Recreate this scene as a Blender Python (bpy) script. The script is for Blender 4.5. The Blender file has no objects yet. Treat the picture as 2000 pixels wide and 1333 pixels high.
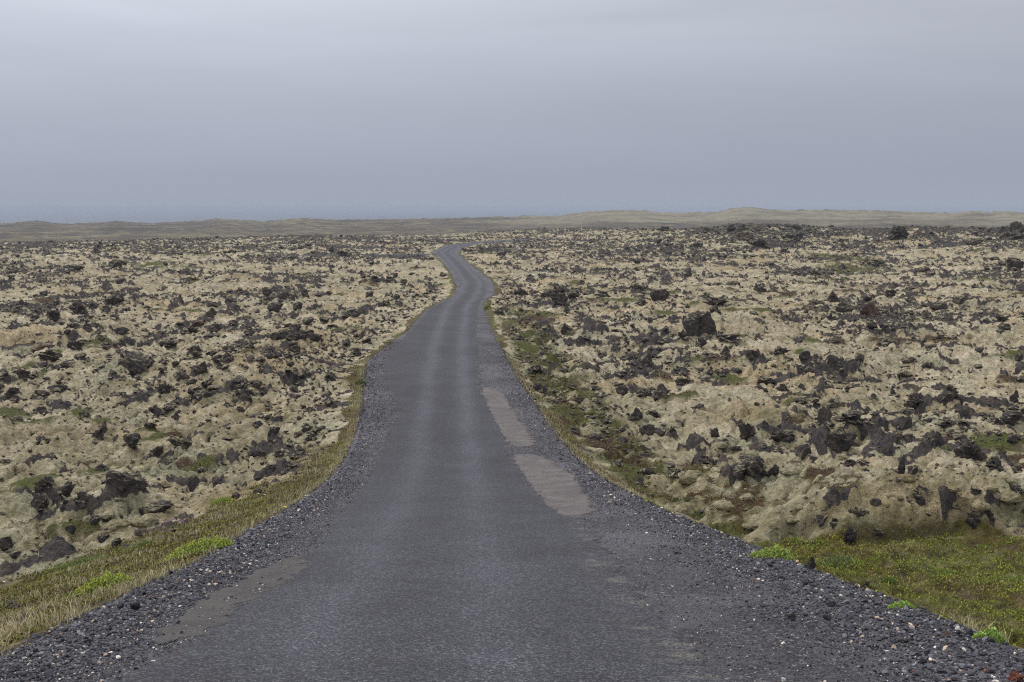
import bpy, math, random
import numpy as np
from math import radians as R

# ------------------------------------------------------------------ camera, sky, sun, exposure
scn = bpy.context.scene
F = 2200.0                      # focal length in pixels of the 2000 px wide photograph
PITCH = math.atan(261.5 / F)
cd = bpy.data.cameras.new("camera")
cd.sensor_width = 36.0
cd.lens = 36.0 * F / 2000.0
cd.clip_start = 0.1
cd.clip_end = 90000.0
cam = bpy.data.objects.new("camera", cd)
scn.collection.objects.link(cam)
cam.location = (0, 0, 0)
cam.rotation_euler = (math.pi / 2 - PITCH, 0, 0)
scn.camera = cam

SUN_EL, SUN_AZ = 52.0, -50.0    # azimuth from +Y, negative = left
w = bpy.data.worlds.new("World")
scn.world = w
w.use_nodes = True
nt = w.node_tree
nt.nodes.clear()
def N(t, **kw):
    n = nt.nodes.new(t)
    for k, v in kw.items():
        setattr(n, k, v)
    return n
out = N('ShaderNodeOutputWorld')
sky = N('ShaderNodeTexSky', sky_type='NISHITA', sun_disc=False)
sky.sun_elevation = R(SUN_EL)
sky.sun_rotation = R(SUN_AZ)
sky.air_density = 1.0
sky.dust_density = 3.0
bg1 = N('ShaderNodeBackground'); bg1.inputs[1].default_value = 0.06
nt.links.new(sky.outputs[0], bg1.inputs[0])
tc = N('ShaderNodeTexCoord')
sep = N('ShaderNodeSeparateXYZ')
nt.links.new(tc.outputs['Generated'], sep.inputs[0])
# slow cloud banding: stretch the noise along the horizon
mp = N('ShaderNodeMapping'); mp.inputs['Scale'].default_value = (1.0, 1.0, 9.0)
mp.inputs['Location'].default_value = (3.3, 1.2, 0.4)
nt.links.new(tc.outputs['Generated'], mp.inputs[0])
nz = N('ShaderNodeTexNoise'); nz.inputs['Scale'].default_value = 1.7; nz.inputs['Detail'].default_value = 5.0
nz.inputs['Roughness'].default_value = 0.45; nz.inputs['Distortion'].default_value = 0.3
nt.links.new(mp.outputs[0], nz.inputs[0])
rmp = N('ShaderNodeValToRGB')
el = rmp.color_ramp.elements
stops = [(0.0, (0.330, 0.368, 0.450)), (0.03, (0.326, 0.362, 0.448)), (0.08, (0.386, 0.416, 0.498)),
         (0.17, (0.530, 0.566, 0.640)), (0.35, (0.68, 0.71, 0.77)), (0.7, (0.92, 0.945, 1.00)), (1.0, (1.02, 1.04, 1.09))]
el[0].position, el[0].color = stops[0][0], (*stops[0][1], 1)
el[1].position, el[1].color = stops[-1][0], (*stops[-1][1], 1)
for p, c in stops[1:-1]:
    e_ = el.new(p); e_.color = (*c, 1)
nt.links.new(sep.outputs['Z'], rmp.inputs[0])
# brightness: clouds plus a brighter left
def M(op, a, b=None, c=None, clamp=False):
    m = N('ShaderNodeMath', operation=op, use_clamp=clamp)
    for i, v in enumerate((a, b, c)):
        if v is None: continue
        if hasattr(v, 'links'): nt.links.new(v, m.inputs[i])
        else: m.inputs[i].default_value = v
    return m.outputs[0]
zc = M('MAXIMUM', sep.outputs['Z'], 0.0)
zr = M('MULTIPLY', zc, 6.5, clamp=True)
left = M('MULTIPLY', sep.outputs['X'], -0.34)
cl = M('MULTIPLY_ADD', nz.outputs[0], 0.5, -0.25)
amp = M('MULTIPLY', M('ADD', left, cl), zr)
br = M('ADD', amp, 1.0)
mul = N('ShaderNodeVectorMath', operation='SCALE')
nt.links.new(rmp.outputs[0], mul.inputs[0]); nt.links.new(br, mul.inputs['Scale'])
bg2 = N('ShaderNodeBackground'); bg2.inputs[1].default_value = 1.0
nt.links.new(mul.outputs[0], bg2.inputs[0])
mix = N('ShaderNodeMixShader'); mix.inputs[0].default_value = 0.94
nt.links.new(bg1.outputs[0], mix.inputs[1]); nt.links.new(bg2.outputs[0], mix.inputs[2])
nt.links.new(mix.outputs[0], out.inputs[0])

sd = bpy.data.lights.new("sun", 'SUN')
sd.energy = 1.45; sd.angle = R(14); sd.color = (1.0, 0.97, 0.93)
sun = bpy.data.objects.new("sun", sd)
scn.collection.objects.link(sun)
sun.rotation_euler = (R(90 - SUN_EL), 0, R(-SUN_AZ) + math.pi)
sun.rotation_euler = (R(90 - SUN_EL), 0, math.pi - R(SUN_AZ))

scn.view_settings.view_transform = 'Standard'
scn.view_settings.look = 'None'
scn.view_settings.exposure = 0.14
scn.view_settings.gamma = 1.0
scn.cycles.use_denoising = False
scn.cycles.filter_width = 1.15
scn.cycles.max_bounces = 5
scn.cycles.volume_bounces = 1
try:
    scn.cycles.use_adaptive_sampling = True
except Exception:
    pass

# ------------------------------------------------------------------ numpy helpers
rng = np.random.default_rng(7)
random.seed(7)
_ga = rng.random(256) * 2 * np.pi
GT = np.stack([np.cos(_ga), np.sin(_ga)], 1).astype(np.float32)
def hsh(ix, iy, seed):
    h = (ix.astype(np.uint32) * np.uint32(374761393)) + (iy.astype(np.uint32) * np.uint32(668265263)) + np.uint32((seed * 2246822519) & 0xffffffff)
    h = (h ^ (h >> np.uint32(13))) * np.uint32(1274126177)
    return h ^ (h >> np.uint32(16))
def perlin(x, y, seed=0):
    x = np.asarray(x, np.float64); y = np.asarray(y, np.float64)
    fx = np.floor(x); fy = np.floor(y)
    ix = fx.astype(np.int64) & 0xffffffff; iy = fy.astype(np.int64) & 0xffffffff
    ix1 = (ix + 1) & 0xffffffff; iy1 = (iy + 1) & 0xffffffff
    tx = (x - fx).astype(np.float32); ty = (y - fy).astype(np.float32)
    u = tx * tx * tx * (tx * (tx * 6 - 15) + 10); v = ty * ty * ty * (ty * (ty * 6 - 15) + 10)
    def g(a, b, dx, dy):
        k = GT[(hsh(a, b, seed) & np.uint32(255)).astype(np.int64)]
        return k[..., 0] * dx + k[..., 1] * dy
    a = g(ix, iy, tx, ty); b = g(ix1, iy, tx - 1, ty)
    c = g(ix, iy1, tx, ty - 1); d = g(ix1, iy1, tx - 1, ty - 1)
    return ((a + u * (b - a)) * (1 - v) + (c + u * (d - c)) * v) * 1.5
def fbm(x, y, s, oct=3, seed=0, gain=0.5):
    r = 0; a = 1.0; t = 0
    for i in range(oct):
        r = r + a * perlin(x / s, y / s, seed + i * 17); t += a; a *= gain; s *= 0.5
    return r / t
def sst(a, b, x):
    t = np.clip((x - a) / (b - a), 0, 1)
    return t * t * (3 - 2 * t)

CP, SP = math.cos(PITCH), math.sin(PITCH)
def ray(px, py):
    u = (px - 1000.0) / F; v = (666.5 - py) / F
    return u, CP + v * SP, -SP + v * CP
def to_px(x, y, z):
    dep = y * CP - z * SP
    up = y * SP + z * CP
    return 1000 + F * x / dep, 666.5 - F * up / dep

# ------------------------------------------------------------------ road profile, unprojected from the photograph once
PY = np.array([-60, -15, 0, 8, 11.2, 16, 22.5, 28, 32.5, 42, 58, 90, 120, 180, 230, 275, 330, 400])
PZ = np.array([-1.7, -1.6, -2.0, -3.5, -4.12, -5.02, -6.15, -6.95, -7.4, -7.7, -7.85, -8.05, -8.0, -8.0, -8.05, -8.0, -8.0, -9.0])
YY = np.linspace(-60, 400, 9201)
_rz = np.interp(YY, PY, PZ)
_k = np.hanning(81); _k /= _k.sum()
_rz = np.convolve(np.pad(_rz, 40, mode='edge'), _k, 'valid')
def rz(Y): return np.interp(Y, YY, _rz)
def unproj_road(px, py):
    dx, dy, dz = ray(px, py)
    t = dz / dy
    lo, hi = 4.0, 395.0
    ys = np.linspace(lo, hi, 8000)
    f_ = ys * t - rz(ys)
    k = np.argmax(f_ < 0)
    if not (f_ < 0).any(): k = len(ys) - 1
    Yk = ys[k]
    return dx / dy * Yk, Yk
def line(pts):
    P = sorted([unproj_road(a, b)[::-1] for a, b in pts])
    return np.array([p[0] for p in P]), np.array([p[1] for p in P])
def smooth_line(pts, win):
    Y, X = line(pts)
    x = np.interp(YY, Y, X)
    k = np.hanning(win); k /= k.sum()
    return np.convolve(np.pad(x, win // 2, mode='edge'), k, 'valid')
_gl = smooth_line([(0, 1290), (150, 1215), (300, 1140), (420, 1085), (520, 1020), (620, 960), (680, 900), (700, 850), (712, 800),
                   (715, 740), (722, 705), (760, 675), (800, 645), (835, 605), (862, 590), (885, 580), (893, 560), (885, 540), (868, 515), (846, 492), (872, 479), (920, 473.5), (960, 470.5), (1050, 467)], 25)
_al = smooth_line([(175, 1333), (330, 1262), (420, 1200), (540, 1120), (600, 1075), (640, 1010), (690, 960), (735, 880), (770, 810), (762, 780), (748, 750),
                   (745, 700), (790, 655), (838, 602), (866, 590), (893, 578), (901, 560), (892, 540), (874, 515), (850, 493), (875, 480), (920, 474), (960, 471), (1050, 467.5)], 25)
_gr = smooth_line([(2000, 1280), (1800, 1195), (1600, 1120), (1450, 1060), (1300, 1000), (1200, 950), (1130, 905), (1080, 850), (1040, 790),
                   (1000, 730), (985, 700), (960, 650), (945, 610), (942, 592), (950, 584), (966, 572), (960, 550), (935, 530), (910, 510), (893, 494), (905, 484), (935, 477), (975, 472.5), (1050, 468.5)], 25)
_ar = smooth_line([(1420, 1333), (1300, 1200), (1220, 1110), (1150, 1010), (1075, 985), (1010, 900), (1000, 880), (965, 800), (942, 757), (938, 700), (932, 650), (934, 600),
                   (950, 572), (948, 550), (925, 530), (900, 510), (885, 494), (900, 484), (932, 477.5), (972, 473), (1050, 468.8)], 25)
_tc = smooth_line([(790, 1333), (800, 1200), (858, 1000), (868, 900), (872, 800), (872, 700), (880, 650), (893, 600), (918, 570), (922, 550), (905, 530), (888, 510), (870, 494), (890, 482), (926, 476), (966, 472), (1050, 468.2)], 61)
gL = lambda Y: np.interp(Y, YY, _gl)
gR = lambda Y: np.interp(Y, YY, _gr)
aL = lambda Y: np.interp(Y, YY, _al)
aR = lambda Y: np.interp(Y, YY, _ar)
tC = lambda Y: np.interp(Y, YY, _tc)

# ------------------------------------------------------------------ the terrain as one function of place
SKY_X = np.array([-1400, -400, 0, 75, 130, 190, 230, 290, 380, 425, 480, 520, 545, 590, 650, 720, 820, 900, 960, 1000, 1025, 1050, 1080, 1100, 1145, 1205, 1260, 1290, 1350, 1400, 1425, 1465, 1500, 1540, 1600, 1660, 1750, 1800, 1850, 1890, 1930, 1960, 2000, 2400, 3400])
SKY_Y = np.array([430, 432, 436, 431, 437, 434, 432, 436, 433, 428, 431, 434, 431, 427, 430, 430, 429, 427, 425, 425, 423, 423, 424, 421, 415, 412, 413, 417, 416, 415, 409, 406, 410, 412, 411, 412, 413, 415, 417, 413, 415, 413, 416, 418, 420])
CR_X = np.array([-1400, 0, 400, 500, 600, 800, 900, 1000, 1100, 1200, 1350, 1400, 1450, 1550, 1650, 1720, 1780, 1850, 1950, 2000, 2400, 3400])
CR_Y = np.array([474, 473, 470, 466, 464, 463, 457, 453, 450, 449, 450, 448, 441, 442, 449, 449, 443, 448, 446, 440, 438, 445])
def azpx(x, y):
    yy = np.maximum(y, 1e-3)
    return np.where(y > 0.2 * np.abs(x), 1000 + F * x / yy / 1.0, np.where(x < 0, -1400, 3400))
MOUNDS = [  # x px, y px, radius m, height m : heaps seen in the photograph
    (1850, 1015, 3.6, 0.9), (1690, 1050, 2.2, 0.55), (1560, 950, 2.6, 0.35), (1470, 945, 1.7, 0.45), (240, 990, 2.0, 0.25),
    (575, 668, 4.0, 0.8), (250, 735, 4.0, 0.7), (1362, 665, 3.0, 0.4), (1000, 640, 0.1, 0.0), (820, 520, 7.0, 0.9), (1880, 905, 3.0, 0.35),
    (1760, 480, 16, 1.4), (1985, 500, 14, 2.2), (140, 540, 9, 0.7), (1500, 480, 20, 0.8)]
_MW = []
for a, b, r_, h_ in MOUNDS:
    dx, dy, dz = ray(a, b); t = -8.0 / dz
    _MW.append((dx * t, dy * t, r_, h_))
HEATH = [(50, 945, 60, 25, .2), (180, 822, 40, 12, .2), (60, 815, 35, 10, .3), (190, 905, 35, 18, .3), (400, 893, 32, 10, .3), (230, 985, 40, 9, .2), (130, 1025, 70, 13, .4),
         (680, 632, 38, 8, .5), (665, 657, 30, 6, .5), (1040, 625, 45, 12, .9), (1035, 690, 40, 24, .6), (1062, 735, 30, 20, .5), (1100, 800, 40, 30, .4), (1240, 912, 75, 32, .1),
         (1170, 850, 50, 25, .7), (1345, 905, 45, 20, .5), (1362, 698, 28, 8, .3), (1300, 722, 25, 12, .9), (1552, 832, 26, 5, .9), (1840, 908, 34, 11, .4), (1430, 1000, 80, 36, .8), (1380, 1045, 80, 25, .4),
         (1600, 985, 50, 22, .9), (1985, 1035, 50, 34, .5), (1650, 1040, 40, 12, .6), (1260, 960, 60, 20, .4), (160, 800, 30, 6, .4), (500, 960, 40, 12, .2), (280, 840, 20, 6, .3), (1585, 600, 18, 5, .8), (1640, 660, 18, 5, .9), (1880, 668, 25, 6, .7), (1190, 520, 10, 4, .9), (205, 520, 40, 8, .3), (300, 515, 30, 6, .2), (1640, 505, 40, 10, .4), (1660, 520, 60, 8, .5)]
_HW = []
for a, b, rw, rh, br_ in HEATH:
    dx, dy, dz = ray(a, b); t = -8.0 / dz; Yc = dy * t
    y2 = ray(a, b - rh); Y2 = -8.0 / y2[2] * y2[1]
    _HW.append((dx * t, Yc, rw / F * Yc, max(Y2 - Yc, 0.3), br_))
_RB = []
for a, b, r_, h_ in [(1870, 1000, 1.1, .22), (1925, 1020, .8, .2), (1700, 1030, 1.0, .18), (1930, 915, 1.4, .26), (1480, 940, 1.3, .28), (1290, 960, 1.0, .2), (1250, 850, 1.2, .12), (225, 980, 1.0, .2), (90, 985, 1.6, .15)]:
    dx, dy, dz = ray(a, b); t = -8.0 / dz
    _RB.append((dx * t, dy * t, r_, h_))
def base_z(x, y):
    d = np.hypot(x, y)
    ap = azpx(x, y)
    rs_ = np.interp(ap, [600, 850, 1080, 1180, 1400], [215, 276, 276, 230, 180]); re_ = np.interp(ap, [600, 850, 1080, 1180, 1400], [290, 330, 330, 310, 290])
    crz = -(np.interp(ap, CR_X, CR_Y) - 405.0) / F * re_
    skz = -(np.interp(ap, SKY_X, SKY_Y) - 405.0) / F * 1300.0
    dl = d + 14 * perlin(x / 45, y / 45, 31)
    z = np.full_like(d, -8.0)
    z = z + (crz + 8.0) * sst(rs_, re_, dl)
    z = z + (-17.5 - crz) * sst(re_ + 4, re_ + 250, d)
    ln = 1050 + 60 * perlin(x / 300, y / 300, 5)
    z = z + (skz + 17.5) * sst(ln - 260, 1290, d)
    z = z + fbm(x, y, 90, 3, 9) * 2.6 * sst(380, 650, d) * (1 - sst(1150, 1290, d))
    z = z + (np.abs(fbm(x, y, 16, 3, 43)) * 3.2 - .6) * sst(1100, 1280, d) + np.abs(fbm(x, y, 22, 3, 41)) * 2.4 * sst(380, 800, d) * (1 - .6 * sst(1200, 1300, d))
    z = z + (-46.0 - z) * sst(1330, 1800, d)
    nearf = 1 - sst(280, 500, d)
    z = z + nearf * (fbm(x, y, 26, 2, 3) * 0.55 + fbm(x, y, 8, 3, 4) * 0.62 * sst(12, 25, d))
    for mx, my, r_, h_ in _MW:
        z = z + h_ * np.exp(-((x - mx) ** 2 + (y - my) ** 2) / (r_ * r_))
    return z
def cluster(x, y):
    return fbm(x, y, 11, 3, 55) + 0.35 * fbm(x, y, 45, 2, 66)
def terrain(x, y):
    x = np.asarray(x, float); y = np.asarray(y, float)
    d = np.hypot(x, y)
    zb = base_z(x, y)
    near = 1 - sst(325, 385, d + 22 * perlin(x / 45, y / 45, 31))
    wx = x + 0.5 * perlin(x / 1.7, y / 1.7, 71); wy = y + 0.5 * perlin(x / 1.7, y / 1.7, 72)
    c1 = (np.abs(perlin(wx / 2.4, wy / 2.4, 11)) + 0.002) ** .62
    c2 = (np.abs(perlin(wx / 0.95, wy / 0.95, 12)) + 0.002) ** .6
    fr = fbm(x, y, .5, 3, 15, .6)
    c3 = np.sqrt(np.abs(perlin(x / 0.42, y / 0.42, 13)) + 0.002)
    rough = 0.45 + 0.55 * sst(-0.25, 0.35, cluster(x + 60, y - 31))
    cu = c1 * 0.50 + c2 * 0.44 * rough + c3 * 0.13 * (1 - sst(60, 120, d)) + .16 * fr * (1 - sst(70, 150, d))
    # bare rock breaking through
    rk = fbm(wx, wy, 1.5, 3, 21) + 0.55 * cluster(x, y) + 0.10 * sst(60, 250, d)
    ap = azpx(x, y)
    rk = rk + 0.22 * sst(200, 260, d) * sst(1300, 1500, ap) + 0.06 * sst(150, 230, d)
    for bx_, by_, br_, ba_ in _RB: rk = rk + ba_ * np.exp(-((x - bx_) ** 2 + (y - by_) ** 2) / br_ ** 2) * (1 + .8 * perlin(x / .9, y / .9, 207))
    wall = sst(26.0, 26.5, y + .5 * perlin(x / 1.3, y / 1.3, 19)) * sst(28.6, 27.0, y) * sst(5, 6.5, x) * sst(16, 13, x)
    rk = rk + .26 * wall * (.7 + .9 * perlin(x / .8, y / .8, 209))
    crev = sst(0.26, 0.14, c2) * sst(0.75, 0.45, c1) * sst(-.15, .25, fbm(x, y, 3.3, 2, 131))
    rock = sst(0.27, 0.33, rk)
    crev = crev * (1 - sst(70, 110, d))
    jag = np.abs(perlin(x / 0.8, y / 0.8, 91)) + 0.8 * np.abs(perlin(x / 0.33, y / 0.33, 92)) + .35 * perlin(x / .14, y / .14, 93)
    det = cu - 0.58 - 0.16 * crev + .38 * wall + rock * (0.02 + 0.42 * jag * (0.42 + 0.58 * sst(40, 160, d)) + 0.4 * np.clip(rk - 0.33, 0, 0.6))
    e = np.maximum(gL(y) - x, x - gR(y))
    Yc = np.clip(y, -60, 400)
    rr = rz(Yc)
    # heath hollows
    heath = np.zeros_like(d); brown = np.zeros_like(d)
    wn = 1.0 * fbm(x, y, 1.2, 3, 81) + 0.4 * perlin(x / 0.3, y / 0.3, 83) - .12
    for hx, hy, ra, rb, bb in _HW:
        q = 1 - np.sqrt(((x - hx) / ra) ** 2 + ((y - hy) / rb) ** 2) + wn
        q = sst(0.0, 0.35, q)
        heath = np.maximum(heath, q); brown = np.where(q > 0.3, np.maximum(brown, bb * q), brown)
    hn = sst(0.34, 0.44, fbm(x, y, 4.5, 3, 101)) * near
    heath = np.maximum(heath, hn); brown = np.where(hn > .3, sst(-.2, .2, perlin(x / 7, y / 7, 8)), brown)
    heath = heath * (d < 350)
    rock = np.maximum(rock, crev)
    det = det * (1 - 0.6 * heath) ; rock = rock * (1 - 0.8 * heath)
    right = x > gR(y)
    sl = np.where(right, 0.56, 0.29)
    en = e + 0.35 * perlin(x / 1.1, y / 1.1, 61)
    zE = rr - 0.05 - sl * np.maximum(e - 0.15, 0) + 0.03 * perlin(x / 0.6, y / 0.6, 62) * sst(0.3, 1, e) + 0.012 * perlin(x / 0.13, y / 0.13, 63)
    zb2 = zb + det * near * sst(0.2, 2.6, e)
    zb2 = np.minimum(zb2, rr - 0.05 + 0.42 * np.maximum(e, 0))
    zb2 = np.where(y > 345, zb + det * near, zb2)
    zE = zE - 60 * sst(315, 345, y)
    hh = 0.25
    t = np.clip(0.5 + 0.5 * (zE - zb2) / hh, 0, 1)
    z = zb2 * (1 - t) + zE * t + hh * t * (1 - t)
    inroad = e < 0.02
    inband = (y < 345)
    z = np.where(inroad & inband, rr - 0.06, z)
    stripw = np.where(right, 1.0, 1.0) * (1 - 0.3 * sst(30, 60, d) - .1 * sst(60, 150, d))
    stripw = stripw * (1 + .55 * sst(25, 45, y) * (perlin(x * 0 + right * 7.3, y / 7.0, 401) + .7 * perlin(right * 3.1 + x * 0, y / 1.9, 403) - .25))
    grass = np.maximum(t * (1 - sst(30, 44, y + 5 * perlin(x / 3, y / 3, 405))), 1 - sst(stripw * 0.75, stripw * 1.15, en)) * inband * (e > -0.1)
    # level green meadow on the right below the road bank
    mead = sst(0.6, 1.2, 1 - np.sqrt(((x - 8.6) / 7.6) ** 2 + ((y - 18.5) / 10.5) ** 2) + 0.9 + 0.22 * perlin(x / 1.4, y / 1.4, 15)) * right
    mead = mead * sst(-0.3, 0.2, 25.9 - y + 0.9 * perlin(x / 1.6, y / 1.6, 16))
    mead = mead * (x > 2.0)
    zm = -7.75 + 0.20 * perlin(x / 1.5, y / 1.5, 17) + 0.10 * perlin(x / .45, y / .45, 18) + 0.02 * (24 - y)
    mm = mead * (1 - t)
    z = np.where(inroad & inband, z, z * (1 - mm) + np.maximum(zm, zE) * mm)
    grass = np.maximum(grass, mead)
    rock = rock * (1 - grass) * near
    # hollow between bank and lava on the right: rubble and heath
    bank = sst(0.6, 1.2, e) * (1 - sst(2.8, 4.2, en)) * right * sst(26, 34, y) * (1 - sst(75, 100, y))
    bk = bank * sst(-.25, .05, perlin(x / 1.2, y / 1.2, 33)) * (1 - grass)
    heath = np.maximum(heath, bk); brown = np.maximum(brown, bk * (.45 + .5 * perlin(x / 2.5, y / 2.5, 35)))
    track = sst(1.8, 1.2, np.abs(y - (193 + 0.32 * (x + 17)) + 0.6 * perlin(x / 3, y / 3, 2))) * (x < gL(y) + 1) * (x > -38)
    z = np.where(track > 0.2, z * (1 - track) + (-8.0 + 0.02 * (x * 0)) * track, z)
    grav = np.maximum(1 - sst(-0.05, 0.25, en), 0) * inband
    grav = np.maximum(grav, track)
    return dict(z=z, rock=rock * (1 - track), grass=grass, grav=grav, heath=heath * (1 - grass), brown=brown, cu=cu, near=near, mead=mead, e=e, t=t)
def tz(x, y):
    return terrain(np.atleast_1d(x), np.atleast_1d(y))['z']
def hit(px, py):
    dx, dy, dz = ray(px, py)
    s = np.exp(np.linspace(math.log(6.0), math.log(1500.0), 2600))
    X, Yv, Z = dx * s / dy, s, dz * s / dy
    g = tz(X, Yv)
    k = np.argmax(Z < g)
    if not (Z < g).any(): k = len(s) - 1
    k0 = max(k - 1, 0)
    a, b = Z[k0] - g[k0], g[k] - Z[k]
    f_ = a / (a + b) if (a + b) > 0 else 0
    yy = s[k0] + (s[k] - s[k0]) * f_
    xx = dx / dy * yy
    return xx, yy, float(tz(xx, yy)[0])

# ------------------------------------------------------------------ mesh + material helpers
COL = scn.collection
def np_mesh(name, V, Fc, smooth=False, attrs=None):
    me = bpy.data.meshes.new(name)
    V = np.asarray(V, np.float32); Fc = np.asarray(Fc, np.int32)
    k = Fc.shape[1]
    me.vertices.add(len(V)); me.vertices.foreach_set('co', V.ravel())
    me.loops.add(Fc.size); me.loops.foreach_set('vertex_index', Fc.ravel())
    me.polygons.add(len(Fc)); me.polygons.foreach_set('loop_start', np.arange(0, Fc.size, k, dtype=np.int32))
    me.polygons.foreach_set('loop_total', np.full(len(Fc), k, np.int32))
    me.polygons.foreach_set('use_smooth', np.full(len(Fc), smooth, bool))
    me.update(calc_edges=True)
    for an, arr in (attrs or {}).items():
        arr = np.asarray(arr, np.float32)
        if arr.ndim == 1:
            a = me.attributes.new(an, 'FLOAT', 'POINT'); a.data.foreach_set('value', arr)
        else:
            a = me.attributes.new(an, 'FLOAT_COLOR', 'POINT')
            if arr.shape[1] == 3: arr = np.concatenate([arr, np.ones((len(arr), 1), np.float32)], 1)
            a.data.foreach_set('color', arr.ravel())
    return me
def link(name, me, mat=None, parent=None):
    o = bpy.data.objects.new(name, me)
    COL.objects.link(o)
    if mat and not me.materials: me.materials.append(mat)
    if parent: o.parent = parent
    return o
def tag(o, label=None, cat=None, group=None, kind=None):
    if label: o['label'] = label
    if cat: o['category'] = cat
    if group: o['group'] = group
    if kind: o['kind'] = kind
    return o
class Mat:
    def __init__(s, name, rough=0.9):
        s.m = bpy.data.materials.new(name); s.m.use_nodes = True
        s.t = s.m.node_tree; s.b = s.t.nodes['Principled BSDF']
        s.b.inputs['Roughness'].default_value = rough
        s.b.inputs['Specular IOR Level'].default_value = 0.25
        s.pos = s.n('ShaderNodeNewGeometry').outputs['Position']
    def n(s, t, **kw):
        x = s.t.nodes.new(t)
        for k, v in kw.items(): setattr(x, k, v)
        return x
    def l(s, a, b):
        s.t.links.new(a, b)
    def put(s, sock, v):
        if hasattr(v, 'links'): s.l(v, sock)
        elif isinstance(v, (tuple, list)): sock.default_value = (*v, 1) if len(v) == 3 and len(sock.default_value) == 4 else v
        else: sock.default_value = v
    def math(s, op, a, b=0.0, c=0.0, clamp=False):
        m = s.n('ShaderNodeMath', operation=op, use_clamp=clamp)
        s.put(m.inputs[0], a); s.put(m.inputs[1], b); s.put(m.inputs[2], c)
        return m.outputs[0]
    def noise(s, scale, detail=3, rough=0.55, dist=0.0, vec=None):
        x = s.n('ShaderNodeTexNoise'); x.inputs['Scale'].default_value = scale
        x.inputs['Detail'].default_value = detail; x.inputs['Roughness'].default_value = rough
        x.inputs['Distortion'].default_value = dist
        s.l(vec if vec is not None else s.pos, x.inputs['Vector'])
        return x.outputs['Fac']
    def vor(s, scale, out='Color', feature='F1'):
        x = s.n('ShaderNodeTexVoronoi', feature=feature); x.inputs['Scale'].default_value = scale
        s.l(s.pos, x.inputs['Vector'])
        return x.outputs[out]
    def step(s, v, a, b):
        m = s.n('ShaderNodeMapRange', interpolation_type='SMOOTHSTEP')
        s.put(m.inputs['Value'], v); m.inputs['From Min'].default_value = a; m.inputs['From Max'].default_value = b
        return m.outputs[0]
    def mix(s, f, a, b, mode='MIX'):
        m = s.n('ShaderNodeMix', data_type='RGBA', blend_type=mode)
        s.put(m.inputs[0], f); s.put(m.inputs[6], a); s.put(m.inputs[7], b)
        return m.outputs[2]
    def ramp(s, v, st):
        r = s.n('ShaderNodeValToRGB'); e = r.color_ramp.elements
        e[0].position, e[0].color = st[0][0], (*st[0][1], 1); e[1].position, e[1].color = st[-1][0], (*st[-1][1], 1)
        for p, c in st[1:-1]:
            q = e.new(p); q.color = (*c, 1)
        s.put(r.inputs[0], v)
        return r.outputs[0]
    def attr(s, name):
        return s.n('ShaderNodeAttribute', attribute_name=name)
    def bump(s, h, dist, strength=1.0, normal=None):
        b = s.n('ShaderNodeBump'); b.inputs['Distance'].default_value = dist; b.inputs['Strength'].default_value = strength
        s.put(b.inputs['Height'], h)
        if normal is not None: s.l(normal, b.inputs['Normal'])
        return b.outputs[0]
    def done(s, col, normal=None, rough=None):
        s.put(s.b.inputs['Base Color'], col)
        if normal is not None: s.l(normal, s.b.inputs['Normal'])
        if rough is not None: s.put(s.b.inputs['Roughness'], rough)
        return s.m

def rock_color(m):
    n1 = m.noise(2.2, 4, 0.6); n2 = m.noise(14, 3, 0.6); n3 = m.noise(45, 2, 0.6)
    c = m.ramp(n1, [(0.3, (0.026, 0.025, 0.028)), (0.5, (0.046, 0.042, 0.043)), (0.66, (0.078, 0.068, 0.062)), (0.8, (0.095, 0.072, 0.058))])
    c = m.mix(m.step(n2, 0.35, 0.7), m.mix(1.0, c, (0.72, 0.72, 0.75), 'MULTIPLY'), m.mix(1.0, c, (1.45, 1.4, 1.36), 'MULTIPLY'))
    lic = m.math('MULTIPLY', m.step(n3, 0.60, 0.68), m.step(m.noise(3.1, 2), 0.52, 0.62))
    c = m.mix(1.0, c, (1.28, 1.19, 1.09), 'MULTIPLY')
    return m.mix(m.math('MULTIPLY', lic, 0.75), c, (0.24, 0.23, 0.20)), n1, n2

# --- ground
m = Mat('ground_moss_lava', 0.95)
m1 = m.attr('m1'); m2 = m.attr('m2')
s1 = m.n('ShaderNodeSeparateColor'); m.l(m1.outputs['Color'], s1.inputs[0])
s2 = m.n('ShaderNodeSeparateColor'); m.l(m2.outputs['Color'], s2.inputs[0])
rockA, grassA, gravA = s1.outputs[0], s1.outputs[1], s1.outputs[2]
heathA, brownA, farA = s2.outputs[0], s2.outputs[1], s2.outputs[2]
nA = m.noise(0.12, 4, 0.6); nB = m.noise(1.1, 4, 0.6); nC = m.noise(7.0, 4, 0.65); nD = m.noise(42, 3, 0.7); nE = m.noise(0.45, 4, 0.6)
moss = m.ramp(nB, [(0.30, (0.235, 0.200, 0.125)), (0.45, (0.345, 0.298, 0.200)), (0.57, (0.435, 0.382, 0.270)), (0.72, (0.50, 0.45, 0.345))])
moss = m.mix(m.step(nE, 0.48, 0.68), moss, m.ramp(nC, [(0.3, (0.215, 0.21, 0.135)), (0.7, (0.34, 0.325, 0.235))]))
moss = m.mix(m.math('MULTIPLY', m.step(nA, 0.50, 0.66), 0.5), moss, (0.36, 0.265, 0.14))
moss = m.mix(m.step(nC, 0.34, 0.64), m.mix(1.0, moss, (0.80, 0.79, 0.77), 'MULTIPLY'), m.mix(1.0, moss, (1.22, 1.22, 1.22), 'MULTIPLY'))
moss = m.mix(m.step(nD, 0.3, 0.7), m.mix(1.0, moss, (0.82, 0.82, 0.80), 'MULTIPLY'), m.mix(1.0, moss, (1.18, 1.18, 1.18), 'MULTIPLY'))
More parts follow.
